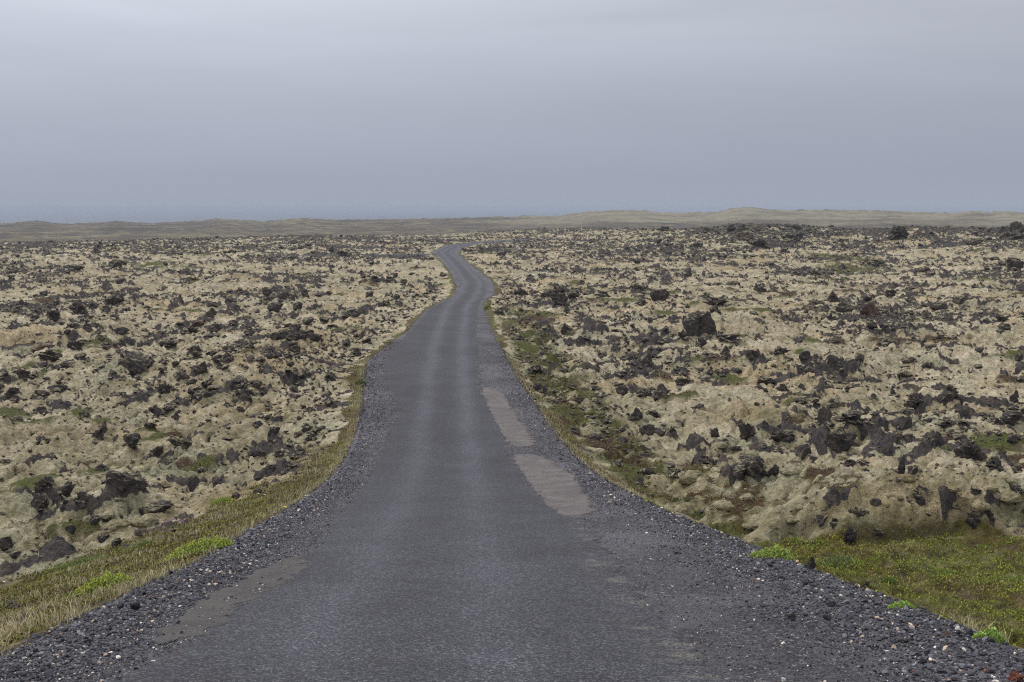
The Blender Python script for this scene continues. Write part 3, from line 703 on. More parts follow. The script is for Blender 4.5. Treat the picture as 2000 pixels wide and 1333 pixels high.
# rocks read off the photograph: x, base y, width, height, style, nickname, full label
L = [
 (1368, 660, 66, 47, 'round', 'the tall double-humped boulder', 'tallest dark boulder on the right plain, broad double-humped top, split at its left side'),
 (1424, 668, 55, 15, 'jag', "the rubble tail", 'low dark rubble ridge trailing right from the foot of the tall double-humped boulder'),
 (1370, 681, 24, 18, 'jag', None, None), (1420, 697, 26, 20, 'tooth', "the small fin-like rock", 'small black rock with one pointed fin, below the rubble tail of the tall boulder'),
 (1475, 700, 35, 14, 'jag', None, None), (1525, 696, 42, 16, 'jag', None, None), (1573, 706, 25, 18, 'block', None, None),
 (1640, 724, 40, 27, 'round', "the round black boulder", 'rounded black boulder alone on open pale moss in the right middle distance'),
 (1265, 715, 30, 22, 'tooth', None, None), (1335, 754, 32, 14, 'jag', None, None),
 (1290, 778, 40, 26, 'tooth', "the shark-fin rock", 'dark rock shaped like a shark fin on moss right of the road repair patches'),
 (1262, 776, 34, 16, 'jag', None, None), (1216, 773, 25, 18, 'block', None, None), (1244, 826, 35, 25, 'jag', None, None), (1265, 853, 32, 22, 'block', None, None),
 (1315, 856, 28, 21, 'tooth', None, None), (1462, 863, 35, 36, 'jag', 'the jagged twin-peaked rock', 'jagged twin-peaked grey rock on moss, left end of a short row of rocks'),
 (1493, 847, 35, 24, 'tooth', None, None), (1530, 865, 50, 20, 'jag', "the long black ledge", 'long low black ledge between the twin-peaked rock and the split boulder'),
 (1615, 833, 42, 33, 'spire', 'the craggy leaning rock', 'craggy dark rock leaning right, behind the split boulder on pale moss'),
 (1645, 885, 58, 44, 'block', 'the split brown boulder', 'broad brownish boulder with a dark crack across it, on pale cushions of moss'),
 (1571, 898, 32, 36, 'block', None, None), (1486, 881, 22, 17, 'round', None, None), (1397, 856, 20, 18, 'slab', None, None),
 (1478, 946, 46, 42, 'jag', "the crag above heath", 'dark craggy rock rising from mossy rubble just above the brown heath on the right'),
 (1446, 936, 30, 26, 'round', None, None), (1510, 936, 36, 26, 'slab', None, None), (1773, 836, 22, 20, 'block', None, None), (1836, 874, 35, 28, 'tooth', None, None),
 (1752, 865, 14, 16, 'block', None, None), (1762, 928, 14, 38, 'spire', "the gnarled pillar", 'narrow gnarled pillar of black lava on the pale moss bank at right'), (1785, 928, 20, 22, 'block', None, None),
 (1905, 905, 60, 38, 'jag', "the long jagged outcrop", 'long jagged black outcrop sloping down to the right edge above the moss cushions'),
 (1950, 920, 45, 30, 'jag', None, None), (1797, 987, 42, 44, 'round', "the tall craggy boulder", 'tall craggy round-shouldered boulder standing on the moss bank at lower right'),
 (1950, 832, 20, 14, 'jag', None, None), (1980, 868, 22, 16, 'block', None, None), (1992, 970, 18, 24, 'tooth', None, None),
 (1855, 1012, 55, 28, 'jag', 'the black cleft full of rubble', 'black broken rock filling the cleft right of the tall craggy boulder'),
 (1905, 1040, 42, 48, 'jag', "the layered black crag", 'layered black crag over round moss cushions, lower right above the green meadow'), (1932, 1022, 30, 38, 'slab', None, None),
 (1680, 1022, 42, 34, 'jag', None, None), (1712, 990, 22, 18, 'block', None, None), (1665, 1076, 36, 42, 'jag', "the wall behind the meadow", 'dark broken rock wall directly behind the far edge of the green meadow'),
 (1712, 1070, 34, 30, 'round', None, None), (1610, 1025, 26, 24, 'block', None, None), (1630, 1030, 22, 20, 'jag', None, None),
 (240, 977, 66, 54, 'block', "the big split boulder", 'biggest boulder of the left foreground, dark with a vertical split, above a heath patch'),
 (82, 965, 36, 30, 'jag', None, None), (128, 970, 26, 28, 'round', None, None), (73, 999, 38, 32, 'tooth', "the three-cornered crag", 'black three-cornered crag on tan moss near the left edge, below two others'),
 (126, 998, 26, 20, 'jag', None, None), (155, 993, 34, 26, 'jag', None, None), (182, 1027, 24, 18, 'round', None, None), (136, 1045, 20, 16, 'block', None, None),
 (307, 1003, 56, 18, 'slab', "the long low rock", 'long low dark rock half sunk in moss, right of and below the big split boulder'),
 (199, 1063, 24, 22, 'round', None, None), (224, 1071, 24, 20, 'round', None, None), (8, 1077, 24, 26, 'slab', None, None), (270, 1048, 14, 10, 'slab', None, None),
 (1585, 1118, 24, 27, 'tooth', "the rock by lime plants", 'dark jagged rock at the gravel edge, right of the lime green plants'),
 (1694, 1152, 20, 14, 'jag', None, None), (36, 1228, 34, 22, 'block', "the rock in dry grass", 'grey angular rock lying in dry straw grass at the far lower left'),
 (458, 978, 20, 15, 'block', None, None), (503, 838, 24, 14, 'block', None, None), (532, 850, 22, 14, 'block', None, None), (499, 897, 42, 18, 'slab', None, None), (581, 855, 17, 11, 'block', None, None),
 (262, 733, 66, 38, 'round', 'the broad layered boulder', 'broad layered grey boulder like a low dome on the left lava field'),
 (195, 861, 34, 36, 'jag', "the ragged black crag", 'ragged upright black crag left of a tilted slab on the left moss field'), (252, 880, 48, 30, 'slab', None, None), (442, 710, 30, 22, 'tooth', None, None), (391, 736, 30, 28, 'spire', None, None),
 (523, 700, 50, 20, 'round', "the dark lava mound", 'dark rounded mound of lava just below the heap of piled stones'), (300, 892, 35, 18, 'jag', None, None), (348, 877, 40, 22, 'jag', None, None), (341, 822, 18, 14, 'tooth', None, None),
 (442, 796, 18, 10, 'tooth', None, None), (345, 743, 34, 14, 'slab', None, None), (319, 770, 28, 18, 'jag', None, None),
 (552, 586, 20, 18, 'round', None, None), (596, 580, 18, 12, 'jag', None, None), (535, 609, 30, 18, 'round', "the squat dark boulder", 'squat dark boulder, largest of a loose trio left of the winding road'), (580, 606, 20, 14, 'block', None, None),
 (692, 619, 30, 15, 'block', None, None), (730, 548, 20, 9, 'jag', None, None), (758, 553, 25, 13, 'jag', None, None), (772, 543, 10, 9, 'block', None, None), (647, 493, 10, 12, 'spire', None, None),
 (666, 499, 24, 8, 'jag', None, None), (521, 580, 20, 13, 'block', None, None), (721, 580, 16, 10, 'block', None, None),
 (221, 595, 38, 20, 'tooth', "the black hump", 'black hump-backed rock standing out on the left field, beside a green hollow'), (147, 613, 35, 14, 'jag', None, None), (99, 625, 30, 18, 'jag', None, None),
 (232, 555, 24, 11, 'round', None, None), (140, 530, 38, 12, 'round', "the pale grey dome", 'pale grey dome of bare lava far off on the left field'), (167, 645, 25, 14, 'tooth', None, None), (235, 655, 28, 14, 'block', None, None),
 (92, 702, 45, 20, 'jag', None, None), (410, 620, 22, 16, 'tooth', None, None), (460, 610, 26, 13, 'tooth', None, None), (417, 648, 28, 13, 'tooth', None, None), (186, 495, 20, 10, 'tooth', None, None), (142, 685, 32, 16, 'jag', None, None), (325, 680, 50, 14, 'jag', None, None),
 (1015, 577, 35, 16, 'jag', None, None), (1088, 577, 30, 18, 'jag', None, None), (1095, 597, 44, 22, 'jag', "the ridge by the bend", 'black craggy ridge stepping down to the right, just right of the road bend'), (1122, 580, 20, 13, 'round', None, None),
 (1252, 572, 40, 15, 'jag', None, None), (1290, 587, 38, 20, 'round', None, None), (1101, 655, 12, 22, 'spire', 'the post-like rock', 'narrow post-like dark rock with a wider cap, right of the road'),
 (1400, 600, 60, 18, 'jag', None, None), (1345, 540, 18, 12, 'tooth', None, None), (1480, 570, 24, 13, 'tooth', None, None), (1460, 470, 36, 17, 'round', "the rust-brown boulder", 'rust-brown rounded boulder on the rocky rise near the right skyline'),
 (1487, 482, 45, 18, 'jag', None, None), (1250, 517, 30, 10, 'jag', None, None), (1137, 557, 22, 10, 'tooth', None, None),
 (1707, 620, 44, 26, 'tooth', 'the rusty pyramid-shaped rock', 'rusty brown pyramid-shaped rock in the right middle distance'), (1657, 610, 38, 17, 'block', None, None), (1622, 626, 11, 12, 'tooth', None, None),
 (1875, 595, 22, 15, 'block', None, None), (1835, 605, 30, 14, 'round', None, None), (1625, 590, 35, 20, 'tooth', None, None), (1805, 532, 28, 10, 'round', None, None), (1717, 520, 30, 10, 'jag', None, None),
 (1760, 467, 54, 25, 'jag', "the peaked skyline outcrop", 'peaked black outcrop breaking the right skyline, highest point of the lava rim'), (1907, 480, 32, 14, 'round', None, None), (1985, 468, 48, 30, 'jag', "the right-edge outcrop", 'big craggy outcrop at the far right edge just under the skyline'),
 (1990, 525, 36, 20, 'slab', None, None), (1550, 470, 45, 15, 'jag', None, None), (1705, 643, 22, 11, 'slab', None, None), (1742, 580, 22, 11, 'jag', None, None), (1992, 706, 16, 15, 'block', None, None),
 (1955, 652, 14, 9, 'round', None, None), (1915, 690, 16, 10, 'round', None, None), (1962, 627, 26, 10, 'jag', None, None), (1810, 624, 20, 12, 'tooth', None, None),
 (1450, 455, 20, 15, 'tooth', None, None), (1428, 453, 20, 14, 'spire', None, None), (1380, 455, 16, 10, 'jag', None, None), (1560, 450, 20, 12, 'jag', None, None), (1300, 452, 20, 9, 'jag', None, None),
 (1860, 770, 30, 16, 'jag', None, None), (1790, 797, 44, 26, 'jag', None, None), (1855, 785, 28, 18, 'block', None, None), (1985, 785, 22, 20, 'tooth', None, None), (1745, 770, 16, 16, 'tooth', None, None), (1445, 735, 30, 14, 'jag', None, None), (1500, 752, 45, 16, 'jag', None, None),
 (575, 690, 22, 14, 'block', None, None), (20, 780, 40, 20, 'jag', None, None), (40, 740, 30, 16, 'jag', None, None), (640, 745, 26, 12, 'jag', None, None), (480, 780, 24, 16, 'jag', None, None), (500, 760, 22, 14, 'block', None, None),
]
# stones of the heap left of the road
hp = np.random.default_rng(3)
for i in range(16):
    a = hp.uniform(-1, 1)
    L.append((578 + a * 42, 664 - (1 - abs(a)) * hp.uniform(0, 17) + hp.uniform(0, 6), hp.uniform(16, 27), hp.uniform(10, 16), 'block', "the heap's topmost stone" if i == 0 else None, 'angular black stone of the heap of piled stones left of the road, the leftmost of them' if i == -1 else None))
L[-16] = (575, 648, 24, 14, 'block', "the heap's topmost stone", 'angular black stone on top of the heap of piled stones left of the road')

cand = []   # (x, y, z, w, dep, h, style, rot, nick, label, warm)
for i, (px, py, wp, hpx, st, nick, lab) in enumerate(L):
    if px > 1550 and 895 < py < 1100 and nick != 'the gnarled pillar':
        hpx = min(hpx * .8, wp * .85); st = 'jag' if st in ('slab', 'tooth') else st
        if py > 1060: py -= 12
    x, y, z = hit(px, py)
    sc = y / F
    cand.append([x, y + wp * sc * .35, z, wp * sc * 1.05, wp * sc * random.uniform(.7, .95), hpx * sc * 1.12, st, random.uniform(-.5, .5), nick, lab, ('rust' in (lab or '') or False)])
n_hero = len(cand)

# the field of smaller rocks
rg = np.random.default_rng(21)
def band(d0, d1, n, smin, smax, pw):
    u = rg.random(n); a = np.radians(rg.uniform(-32, 32, n))
    d = np.sqrt(d0 * d0 + u * (d1 * d1 - d0 * d0))
    x = d * np.sin(a); y = d * np.cos(a)
    cl_ = cluster(x, y) + 0.55 * fbm(x, y, 2.2, 2, 77)
    e = np.maximum(gL(y) - x, x - gR(y))
    left = x < gL(y)
    bandr = np.exp(-((e - 2.8) / 1.3) ** 2) * np.where(left, sst(28, 36, y) * (1 - sst(110, 130, y)), sst(28, 40, y) * (1 - sst(110, 130, y)))
    rub = np.exp(-(((x + 15.5) / 6) ** 2 + ((y - 55) / 14) ** 2))
    ridge = sst(190, 250, d) * sst(1250, 1450, azpx(x, y)) * .35
    pxq, pyq = to_px(x, y, np.full_like(x, -8.0))
    zone = 0
    for zx, zy, zw, zh in [(1420, 470, 260, 26), (1040, 580, 70, 22), (560, 760, 110, 45), (640, 850, 60, 30), (1120, 585, 60, 22), (1280, 580, 90, 20), (560, 590, 90, 25), (780, 600, 60, 30), (1960, 470, 80, 35), (100, 610, 160, 28), (1690, 610, 120, 24), (1180, 780, 100, 50), (420, 480, 260, 14), (1850, 1010, 150, 50), (1470, 940, 60, 25), (220, 960, 120, 50)]:
        zone = np.maximum(zone, np.exp(-((pxq - zx) / zw) ** 2 - ((pyq - zy) / zh) ** 2))
    dens = sst(-.22, .40, cl_) * .85 * (.25 + .75 * sst(-.30, .20, fbm(x, y, 24, 2, 611))) + .03 + bandr * .75 + rub * .85 + ridge + .50 * zone
    keep = rg.random(n) < dens
    s = smin * (1 - rg.random(n) * (1 - (smin / smax) ** pw)) ** (-1 / pw)
    keep &= e > np.where(s < .2, .5, np.where(left, 1.9, 1.7) - .9 * sst(30, 45, y))
    s = np.where(bandr > .4, np.minimum(s, .45), s)
    s = np.where((d > 215) & (azpx(x, y) < 1250), np.minimum(s, .9), s)
    return x[keep], y[keep], s[keep], bandr[keep]
B = [band(14, 32, 9000, .05, .55, 2.2), band(32, 65, 19000, .09, 1.0, 2.1), band(65, 140, 40000, .13, 1.3, 2.35), band(140, 350, 72000, .25, 2.0, 2.5)]
bx = np.concatenate([b[0] for b in B]); by = np.concatenate([b[1] for b in B]); bs = np.concatenate([b[2] for b in B])
tt = terrain(bx, by)
ok = ((tt['grass'] < .45) | ((rg.random(len(bx)) < .22) & (bs < .32))) & (tt['grav'] < .3) & ((tt['mead'] < .3) | (rg.random(len(bx)) < .25)) & (tt['near'] > .5)
bx, by, bs = bx[ok], by[ok], bs[ok]; bz = tt['z'][ok]; rkm = tt['rock'][ok]
heroxy = np.array([(c[0], c[1], c[3]) for c in cand])
ok = np.ones(len(bx), bool)
for hx, hy, hw in heroxy: ok &= ((bx - hx) ** 2 + (by - hy) ** 2) > (hw * .55 + bs * .3) ** 2
bx, by, bs, bz, rkm = bx[ok], by[ok], bs[ok], bz[ok], rkm[ok]
bst = rg.integers(0, PROTO_N, len(bx)); brt = rg.uniform(0, 2 * np.pi, len(bx))
bh = bs * rg.uniform(.24, .60, len(bx)); bd = bs * rg.uniform(.7, 1.1, len(bx))
app = bs / by
ppx, ppy = to_px(bx, by, bz)
inview = (ppx > 5) & (ppx < 1995) & (ppy < 1320)
order = np.argsort(-(app * inview))
NI = 298 - n_hero
ind = order[:NI]; rest = order[NI:]
for k in ind:
    cand.append([bx[k], by[k], bz[k], bs[k], bd[k], bh[k], STY[bst[k]], brt[k], None, None, rg.random() < .06])
# individuals
ORD = ['nearest', 'second nearest', 'third nearest', 'fourth nearest', 'fifth nearest', 'sixth nearest', 'seventh nearest', 'eighth nearest', 'ninth nearest', 'tenth nearest', 'eleventh nearest', 'twelfth nearest', 'thirteenth nearest', 'fourteenth nearest', 'fifteenth nearest', 'sixteenth nearest']
marks = [(c, to_px(c[0], c[1], c[2])) for c in cand if c[8]]
bins = {}
for i, c in enumerate(cand):
    if c[9]: continue
    p = to_px(c[0], c[1], c[2])
    best = min(marks, key=lambda mk: math.hypot(mk[1][0] - p[0], 2.2 * (mk[1][1] - p[1])))
    dx, dy = p[0] - best[1][0], (p[1] - best[1][1]) * 2.2
    dr = ('right of' if dx > 0 else 'left of') if abs(dx) > abs(dy) else ('in front of' if dy > 0 else 'behind')
    bins.setdefault((best[0][8], dr), []).append((math.hypot(dx, dy), i))
lab_of = {}
for (nick, dr), lst in bins.items():
    for k, (_, i) in enumerate(sorted(lst)):
        st = cand[i][6]
        nm = 'flat black lava slab' if st == 'slab' else WORD[st] + ' black lava rock'
        lab_of[i] = (f'{nm} {dr} {nick}' + ('' if len(lst) == 1 else f', {ORD[min(k, 15)]}'))
sty_idx = {s: [i for i, q in enumerate(STY) if q == s] for s in set(STY)}
meshHW = {}
for i, c in enumerate(cand):
    x, y, z, wd, dp, ht, st, rt, nick, lab, warm = c
    px_w = wd / y * 1126
    if i < n_hero and px_w > 18:
        me = np_mesh('lava_rock', rock_shape(1000 + i, 4, st), ICO[4][1], False); me.materials.append(ROCKW if warm else ROCK)
    else:
        pi = sty_idx[st][i % len(sty_idx[st])]
        if warm:
            if pi not in meshHW:
                meshHW[pi] = meshH[pi].copy(); meshHW[pi].materials.clear(); meshHW[pi].materials.append(ROCKW)
            me = meshHW[pi]
        else: me = meshH[pi]
    o = link('lava_rock', me)
    o.location = (x, y, z - .06 * ht); o.rotation_euler = (0, 0, rt); o.scale = (wd, dp, ht * 1.05)
    tag(o, lab or lab_of[i], 'rock', 'dark lava rocks scattered over the mossy field')

def merge(name, items, protos, faces, mat, col=None):
    """items: arrays x,y,z,sx,sy,sz,rot,idx[,tilt]; one mesh for the uncountable rest"""
    x, y, z, sx, sy, sz, rt, ix = items
    Vs, Fs, Cs = [], [], []; off = 0
    for pi in range(len(protos)):
        k = np.where(ix == pi)[0]
        if not len(k): continue
        P = protos[pi]
        c, s = np.cos(rt[k])[:, None], np.sin(rt[k])[:, None]
        X = P[None, :, 0] * sx[k, None]; Yq = P[None, :, 1] * sy[k, None]; Zq = P[None, :, 2] * sz[k, None]
        W = np.stack([x[k, None] + X * c - Yq * s, y[k, None] + X * s + Yq * c, z[k, None] + Zq], -1)
        n = P.shape[0]
        Vs.append(W.reshape(-1, 3))
        Fs.append((faces[None] + (off + np.arange(len(k)) * n)[:, None, None]).reshape(-1, 3))
        if col is not None: Cs.append(np.repeat(col[k], n, 0))
        off += n * len(k)
    me = np_mesh(name, np.concatenate(Vs), np.concatenate(Fs), False, {'col': np.concatenate(Cs)} if col is not None else None)
    return link(name, me, mat)
k1 = rest[app[rest] > .007]; k2 = rest[app[rest] <= .007]
for kk, pr, fc, nm, lb in ((k1, protoM, ICO[2][1], 'loose_lava_rocks', 'countless smaller black lava rocks lying in the pale moss'), (k2, protoL, ICO[1][1], 'lava_rubble', 'fine black lava rubble strewn thickly over the distant mossy field')):
    o = merge(nm, (bx[kk], by[kk], bz[kk] - .08 * bh[kk], bs[kk], bd[kk], bh[kk] * 1.1, brt[kk], bst[kk]), pr, fc, ROCK)
    tag(o, lb, 'rocks', kind='stuff')

# ------------------------------------------------------------------ swollen moss cushions that overhang dark gaps
def mossy(n, d0, d1, s0, s1):
    u = rg.random(n); a = np.radians(rg.uniform(-31, 31, n)); d = np.sqrt(d0 * d0 + u * (d1 * d1 - d0 * d0))
    x = d * np.sin(a); y = d * np.cos(a)
    dn = fbm(x, y, 5, 2, 301) + .8 * np.exp(-(((x - 10.5) / 4) ** 2 + ((y - 27.5) / 2.5) ** 2)) + .5 * np.exp(-(((x + 9) / 4) ** 2 + ((y - 30) / 7) ** 2))
    k = rg.random(n) < sst(-.15, .45, dn) * .9 + .04
    x, y = x[k], y[k]; t = terrain(x, y)
    k = (t['grass'] < .3) & ((t['heath'] < .4) | (rg.random(len(x)) < .35)) & (t['mead'] < .2) & (t['e'] > 1.5) & (t['rock'] < .6)
    x, y = x[k], y[k]; z = t['z'][k]
    return x, y, z, s0 * np.exp(rg.random(len(x)) ** 1.7 * math.log(s1 / s0))
cm = [mossy(2600, 17, 40, .10, .75)]
cx, cy, cz, cs = [np.concatenate(q) for q in zip(*cm)]
cz = cz - .05 * cs
n = len(cx)
cp = []
for i in range(8):
    P = ICO[3][0].copy(); o3 = np.array([i * 3.3, i * 1.7, 0])
    P = P * (1 + .30 * p3(P + o3, .9, 400 + i) + .12 * p3(P + o3, .4, 420 + i))[:, None]
    P = P + (ICO[3][0] * (.16 * p3(P + o3, .22, 440 + i))[:, None])
    P[:, 2] = np.where(P[:, 2] > 0, P[:, 2] * .9, P[:, 2] * .5) ; P *= .5; P[:, 2] -= .02
    cp.append(P)
me_it = (cx, cy, cz, cs, cs * rg.uniform(.6, 1.0, n), cs * rg.uniform(.45, .85, n), rg.uniform(0, 6.28, n), rg.integers(0, 8, n))
o = merge('moss_cushions', me_it, cp, ICO[3][1], GROUND)
o.data.polygons.foreach_set('use_smooth', np.ones(len(o.data.polygons), bool))
tag(o, 'swollen grey green moss cushions crowding over the lava', 'moss', kind='stuff')

# ------------------------------------------------------------------ gravel stones near the camera
def pebble_xy(n):
    u = rg.random(n); Yp = 6.5 * np.exp(u ** 1.12 * math.log(66 / 6.5))
    side = rg.random(n) < .47
    a_l, g_l, a_r, g_r = aL(Yp), gL(Yp), aR(Yp), gR(Yp)
    v = rg.random(n)
    X = np.where(side, g_l - .25 + (a_l - g_l + .45) * v ** 0.8, g_r + .3 - (g_r - a_r + .55) * v ** 1.05)
    return X, Yp
X, Yp = pebble_xy(88000)
n = len(X)
s = np.clip(rg.lognormal(math.log(.0155), .48, n), .007, .07) * (1 + .012 * Yp)
s = np.where(rg.random(n) < .004, s * 2.2, s)
inn = np.maximum(aL(Yp) - X, X - aR(Yp))
s = s * np.where(X < tC(Yp), .55 + .42 * sst(0, .7, inn), .42 + .74 * sst(.4, 2.0, inn + .4 * perlin(X / .8, Yp / .8, 61)))
c = np.array([(.030, .030, .036), (.050, .050, .058), (.072, .073, .083), (.045, .040, .040), (.42, .39, .33), (.30, .24, .18), (.10, .045, .035), (.13, .13, .14)])
ci = rg.choice(8, n, p=[.20, .27, .27, .10, .030, .030, .006, .094])
pc = c[ci] * rg.uniform(1.0, 2.15, (n, 1)) * np.array([1.03, 1.0, 1.02])
e = np.maximum(gL(Yp) - X, X - gR(Yp))
zz = np.where(e > 0, tz(X, Yp) + .01, rz(Yp) + np.where(inn < .1, .012, .003))
pp = [rock_shape(700 + i, 1, st) for i, st in enumerate(['round', 'block', 'round', 'block', 'round', 'slab'])]
for q in pp: q[:, 2] -= .1
o = merge('gravel_stones', (X, Yp, zz, s, s * rg.uniform(.65, 1, n), s * rg.uniform(.4, .75, n), rg.uniform(0, 6.28, n), rg.integers(0, 6, n)), pp, ICO[1][1], PEB, pc)
tag(o, 'loose dark gravel with pale chips along both road edges', 'gravel', kind='stuff')

# a few single stones that stand out on the gravel
SINGLE = [(1623, 1186, 19, 12, 'block', 'egg-sized dark stone alone on the right gravel, farther of two', (.035, .033, .035)), (1545, 1212, 20, 13, 'round', 'round dark stone alone on the right gravel, nearer of two', (.035, .032, .033)),
          (1984, 1332, 34, 20, 'round', 'rust-red stone at the lower right corner of the gravel', (.13, .045, .032)), (1848, 1245, 26, 12, 'block', 'flat rust-brown stone near the right gravel rim', (.085, .045, .035)), (1893, 1243, 16, 15, 'tooth', 'grey pointed stone on the rim of the right gravel', (.06, .06, .065)),
          (1530, 1333, 16, 9, 'round', 'bright white pebble at the bottom edge of the right gravel', (.45, .43, .39)), (265, 1192, 24, 16, 'round', 'largest dark stone on the left gravel, next to the dry grass', (.04, .04, .043)), (236, 1190, 16, 12, 'block', 'dark stone left of the largest stone on the left gravel', (.045, .045, .05)),
          (1157, 1057, 6, 4, 'round', 'small yellowish pebble on the asphalt right edge', (.30, .24, .17))]
for px, py, wp, hpx, st, lab, cc in SINGLE:
    x, y = unproj_road(px, py)
    me = np_mesh('stone', rock_shape(int(px), 3, st), ICO[3][1], False)
    mt = Mat('stone_' + st, .85); nn = mt.noise(40, 4, .7)
    me.materials.append(mt.done(mt.mix(nn, tuple(v * .7 for v in cc), tuple(v * 1.35 for v in cc)), mt.bump(nn, .01, .8), .85))
    o = link('stone', me); sc = y / F
    o.location = (x, y, rz(y) + .004); o.scale = (wp * sc, wp * sc * .8, hpx * sc); o.rotation_euler = (0, 0, random.uniform(0, 1))
    tag(o, lab, 'stone', 'single stones standing out on the gravel')

# ------------------------------------------------------------------ grass, heath and plants
def blades(x, y, z, h, wd, lean, col):
    n = len(x); a = rg.uniform(0, 2 * np.pi, n); b = rg.uniform(0, 2 * np.pi, n)
    dx, dy = np.cos(a) * wd / 2, np.sin(a) * wd / 2
    lx, ly = np.cos(b) * lean * h, np.sin(b) * lean * h
    z = z - .01
    V = np.stack([np.stack([x - dx, y - dy, z], -1), np.stack([x + dx, y + dy, z], -1),
                  np.stack([x + dx * .7 + lx * .35, y + dy * .7 + ly * .35, z + h * .6], -1), np.stack([x - dx * .7 + lx * .35, y - dy * .7 + ly * .35, z + h * .6], -1),
                  np.stack([x + lx, y + ly, z + h * np.sqrt(np.maximum(1 - lean ** 2 * .5, .2))], -1)], 1)
    i = np.arange(n)[:, None] * 5
    Fc = np.concatenate([i + np.array([[0, 1, 2]]), i + np.array([[0, 2, 3]]), i + np.array([[3, 2, 4]])], 0)
    return V.reshape(-1, 3), Fc, np.repeat(col, 5, 0)
def scatter_zone(n, y0, y1, x0, x1, cond):
    Yq = y0 * np.exp(rg.random(n) * math.log(y1 / y0))
    Xq = rg.uniform(x0, x1, n)
    Xq = np.where(rg.random(n) < .5, gL(Yq) - np.abs(Xq) * .55, gR(Yq) + np.abs(Xq) * .65)
    t_ = terrain(Xq, Yq)
    k = cond(t_, Xq, Yq)
    return Xq[k], Yq[k], t_['z'][k], {a: b[k] for a, b in t_.items()}
# grass
x, y, z, t_ = scatter_zone(120000, 7.5, 60, 0, 9, lambda t, X, Y: (t['grass'] > .4) & (t['e'] > .12) & (t['mead'] < .5))
gn = fbm(x, y, 1.3, 2, 44) + .25 * sst(1.6, .3, t_['e'])
k = rg.random(len(x)) < sst(-.15, .25, gn) * .9 + .04 + .5 * (x > 0) * sst(1.2, .5, t_['e'])
x, y, z, gn = x[k], y[k], z[k], gn[k]; ee = t_['e'][k]
straw = rg.random(len(x)) < .25 + .45 * sst(-.1, .3, gn)
straw = straw | (rg.random(len(x)) < .55 * sst(24, 34, y)) | (rg.random(len(x)) < .8 * (1 - sst(10, 16, y)) * (x < 0)) | (rg.random(len(x)) < .75 * (x > 0))
col = np.where(straw[:, None], np.array([[.54, .46, .29]]), np.array([[.19, .21, .06]])) * rg.uniform(.65, 1.3, (len(x), 1))
h = rg.uniform(.04, .15, len(x)) * (1 + .6 * sst(15, 9, y)) * np.where(straw, 1.1, .8)
V1, F1, C1 = blades(x, y, z, h, rg.uniform(.006, .012, len(x)) * (1 + y * .012), rg.uniform(.1, .75, len(x)), col)
tag(link('grass', np_mesh('grass', V1, F1, False, {'col': C1}), LEAF), 'short straw and green grass fringing both road banks', 'grass', kind='stuff')
# heath: small leafy creepers
x, y, z, t_ = scatter_zone(260000, 9, 55, 0, 12, lambda t, X, Y: ((t['grass'] > .4) | (t['heath'] > .5)) & (t['e'] > .45))
gn = fbm(x, y, 1.0, 3, 144); gm = perlin(x / .5, y / .5, 145)
k = rg.random(len(x)) < sst(-.4, .15, gn) * .85 + .1
x, y, z, gn, gm = x[k], y[k], z[k], gn[k], gm[k]; md = t_['mead'][k]; hb_ = t_['brown'][k] * t_['heath'][k]
g1 = np.array([[.14, .135, .03]]); g2 = np.array([[.29, .31, .055]]); g3 = np.array([[.12, .062, .036]]); g4 = np.array([[.20, .17, .085]])
tq = sst(-.2, .45, gn + .45 * md)[:, None]
col = g1 * (1 - tq) + g2 * tq
rb_ = (rg.random(len(x)) < (.16 + .3 * sst(26, 38, y) + .5 * hb_ + .45 * sst(.0, .4, gm + .4 * perlin(x / 2.2, y / 2.2, 9))) * (1 - .8 * md))[:, None]
col = np.where(rb_, g3, col); col = np.where((rg.random(len(x)) < .12)[:, None], g4, col) * rg.uniform(.6, 1.35, (len(x), 1))
mx_ = rg.uniform(3, 17, 170000); my_ = rg.uniform(10, 27, 170000); tm = terrain(mx_, my_)
cl2 = perlin(mx_ / .55, my_ / .4, 501) + .6 * perlin(mx_ / .2, my_ / .2, 502) + .5 * perlin(mx_ / 1.8, my_ / 1.2, 503)
kk = (tm['mead'] > .45) & (tm['e'] > .4) & (rg.random(170000) < sst(-.35, .35, cl2))
mx_, my_, mz_, cl2 = mx_[kk], my_[kk], tm['z'][kk], cl2[kk]
mc = np.array([[.12, .12, .024]]) * (1 - sst(-.1, .8, cl2)[:, None]) + np.array([[.27, .29, .04]]) * sst(-.1, .8, cl2)[:, None]
nb_ = sst(.1, .5, perlin(mx_ / 2.6, my_ / 1.4, 507))[:, None]
mc = mc * (1 - nb_) + np.array([[.24, .185, .085]]) * nb_
ng_ = sst(.0, .4, perlin(mx_ / 1.7, my_ / .9, 509))[:, None]
mc = mc * (1 - .5 * ng_) + np.array([[.16, .26, .035]]) * .5 * ng_
mc = mc * 1.15
x = np.concatenate([x, mx_]); y = np.concatenate([y, my_]); z = np.concatenate([z, mz_ + .05 * np.clip(cl2, 0, 1)]); col = np.concatenate([col, mc * rg.uniform(.6, 1.35, (len(mx_), 1))])
sz = rg.uniform(.012, .028, len(x)) * (1 + y * .014)
V1, F1, C1 = blades(x, y, z + rg.uniform(0, .05, len(x)), sz * 1.3, sz, rg.uniform(.3, 1.2, len(x)), col)
tag(link('heath', np_mesh('heath', V1, F1, False, {'col': C1}), LEAF), 'low green and rusty creeping heath covering the banks and hollows', 'heath', kind='stuff')

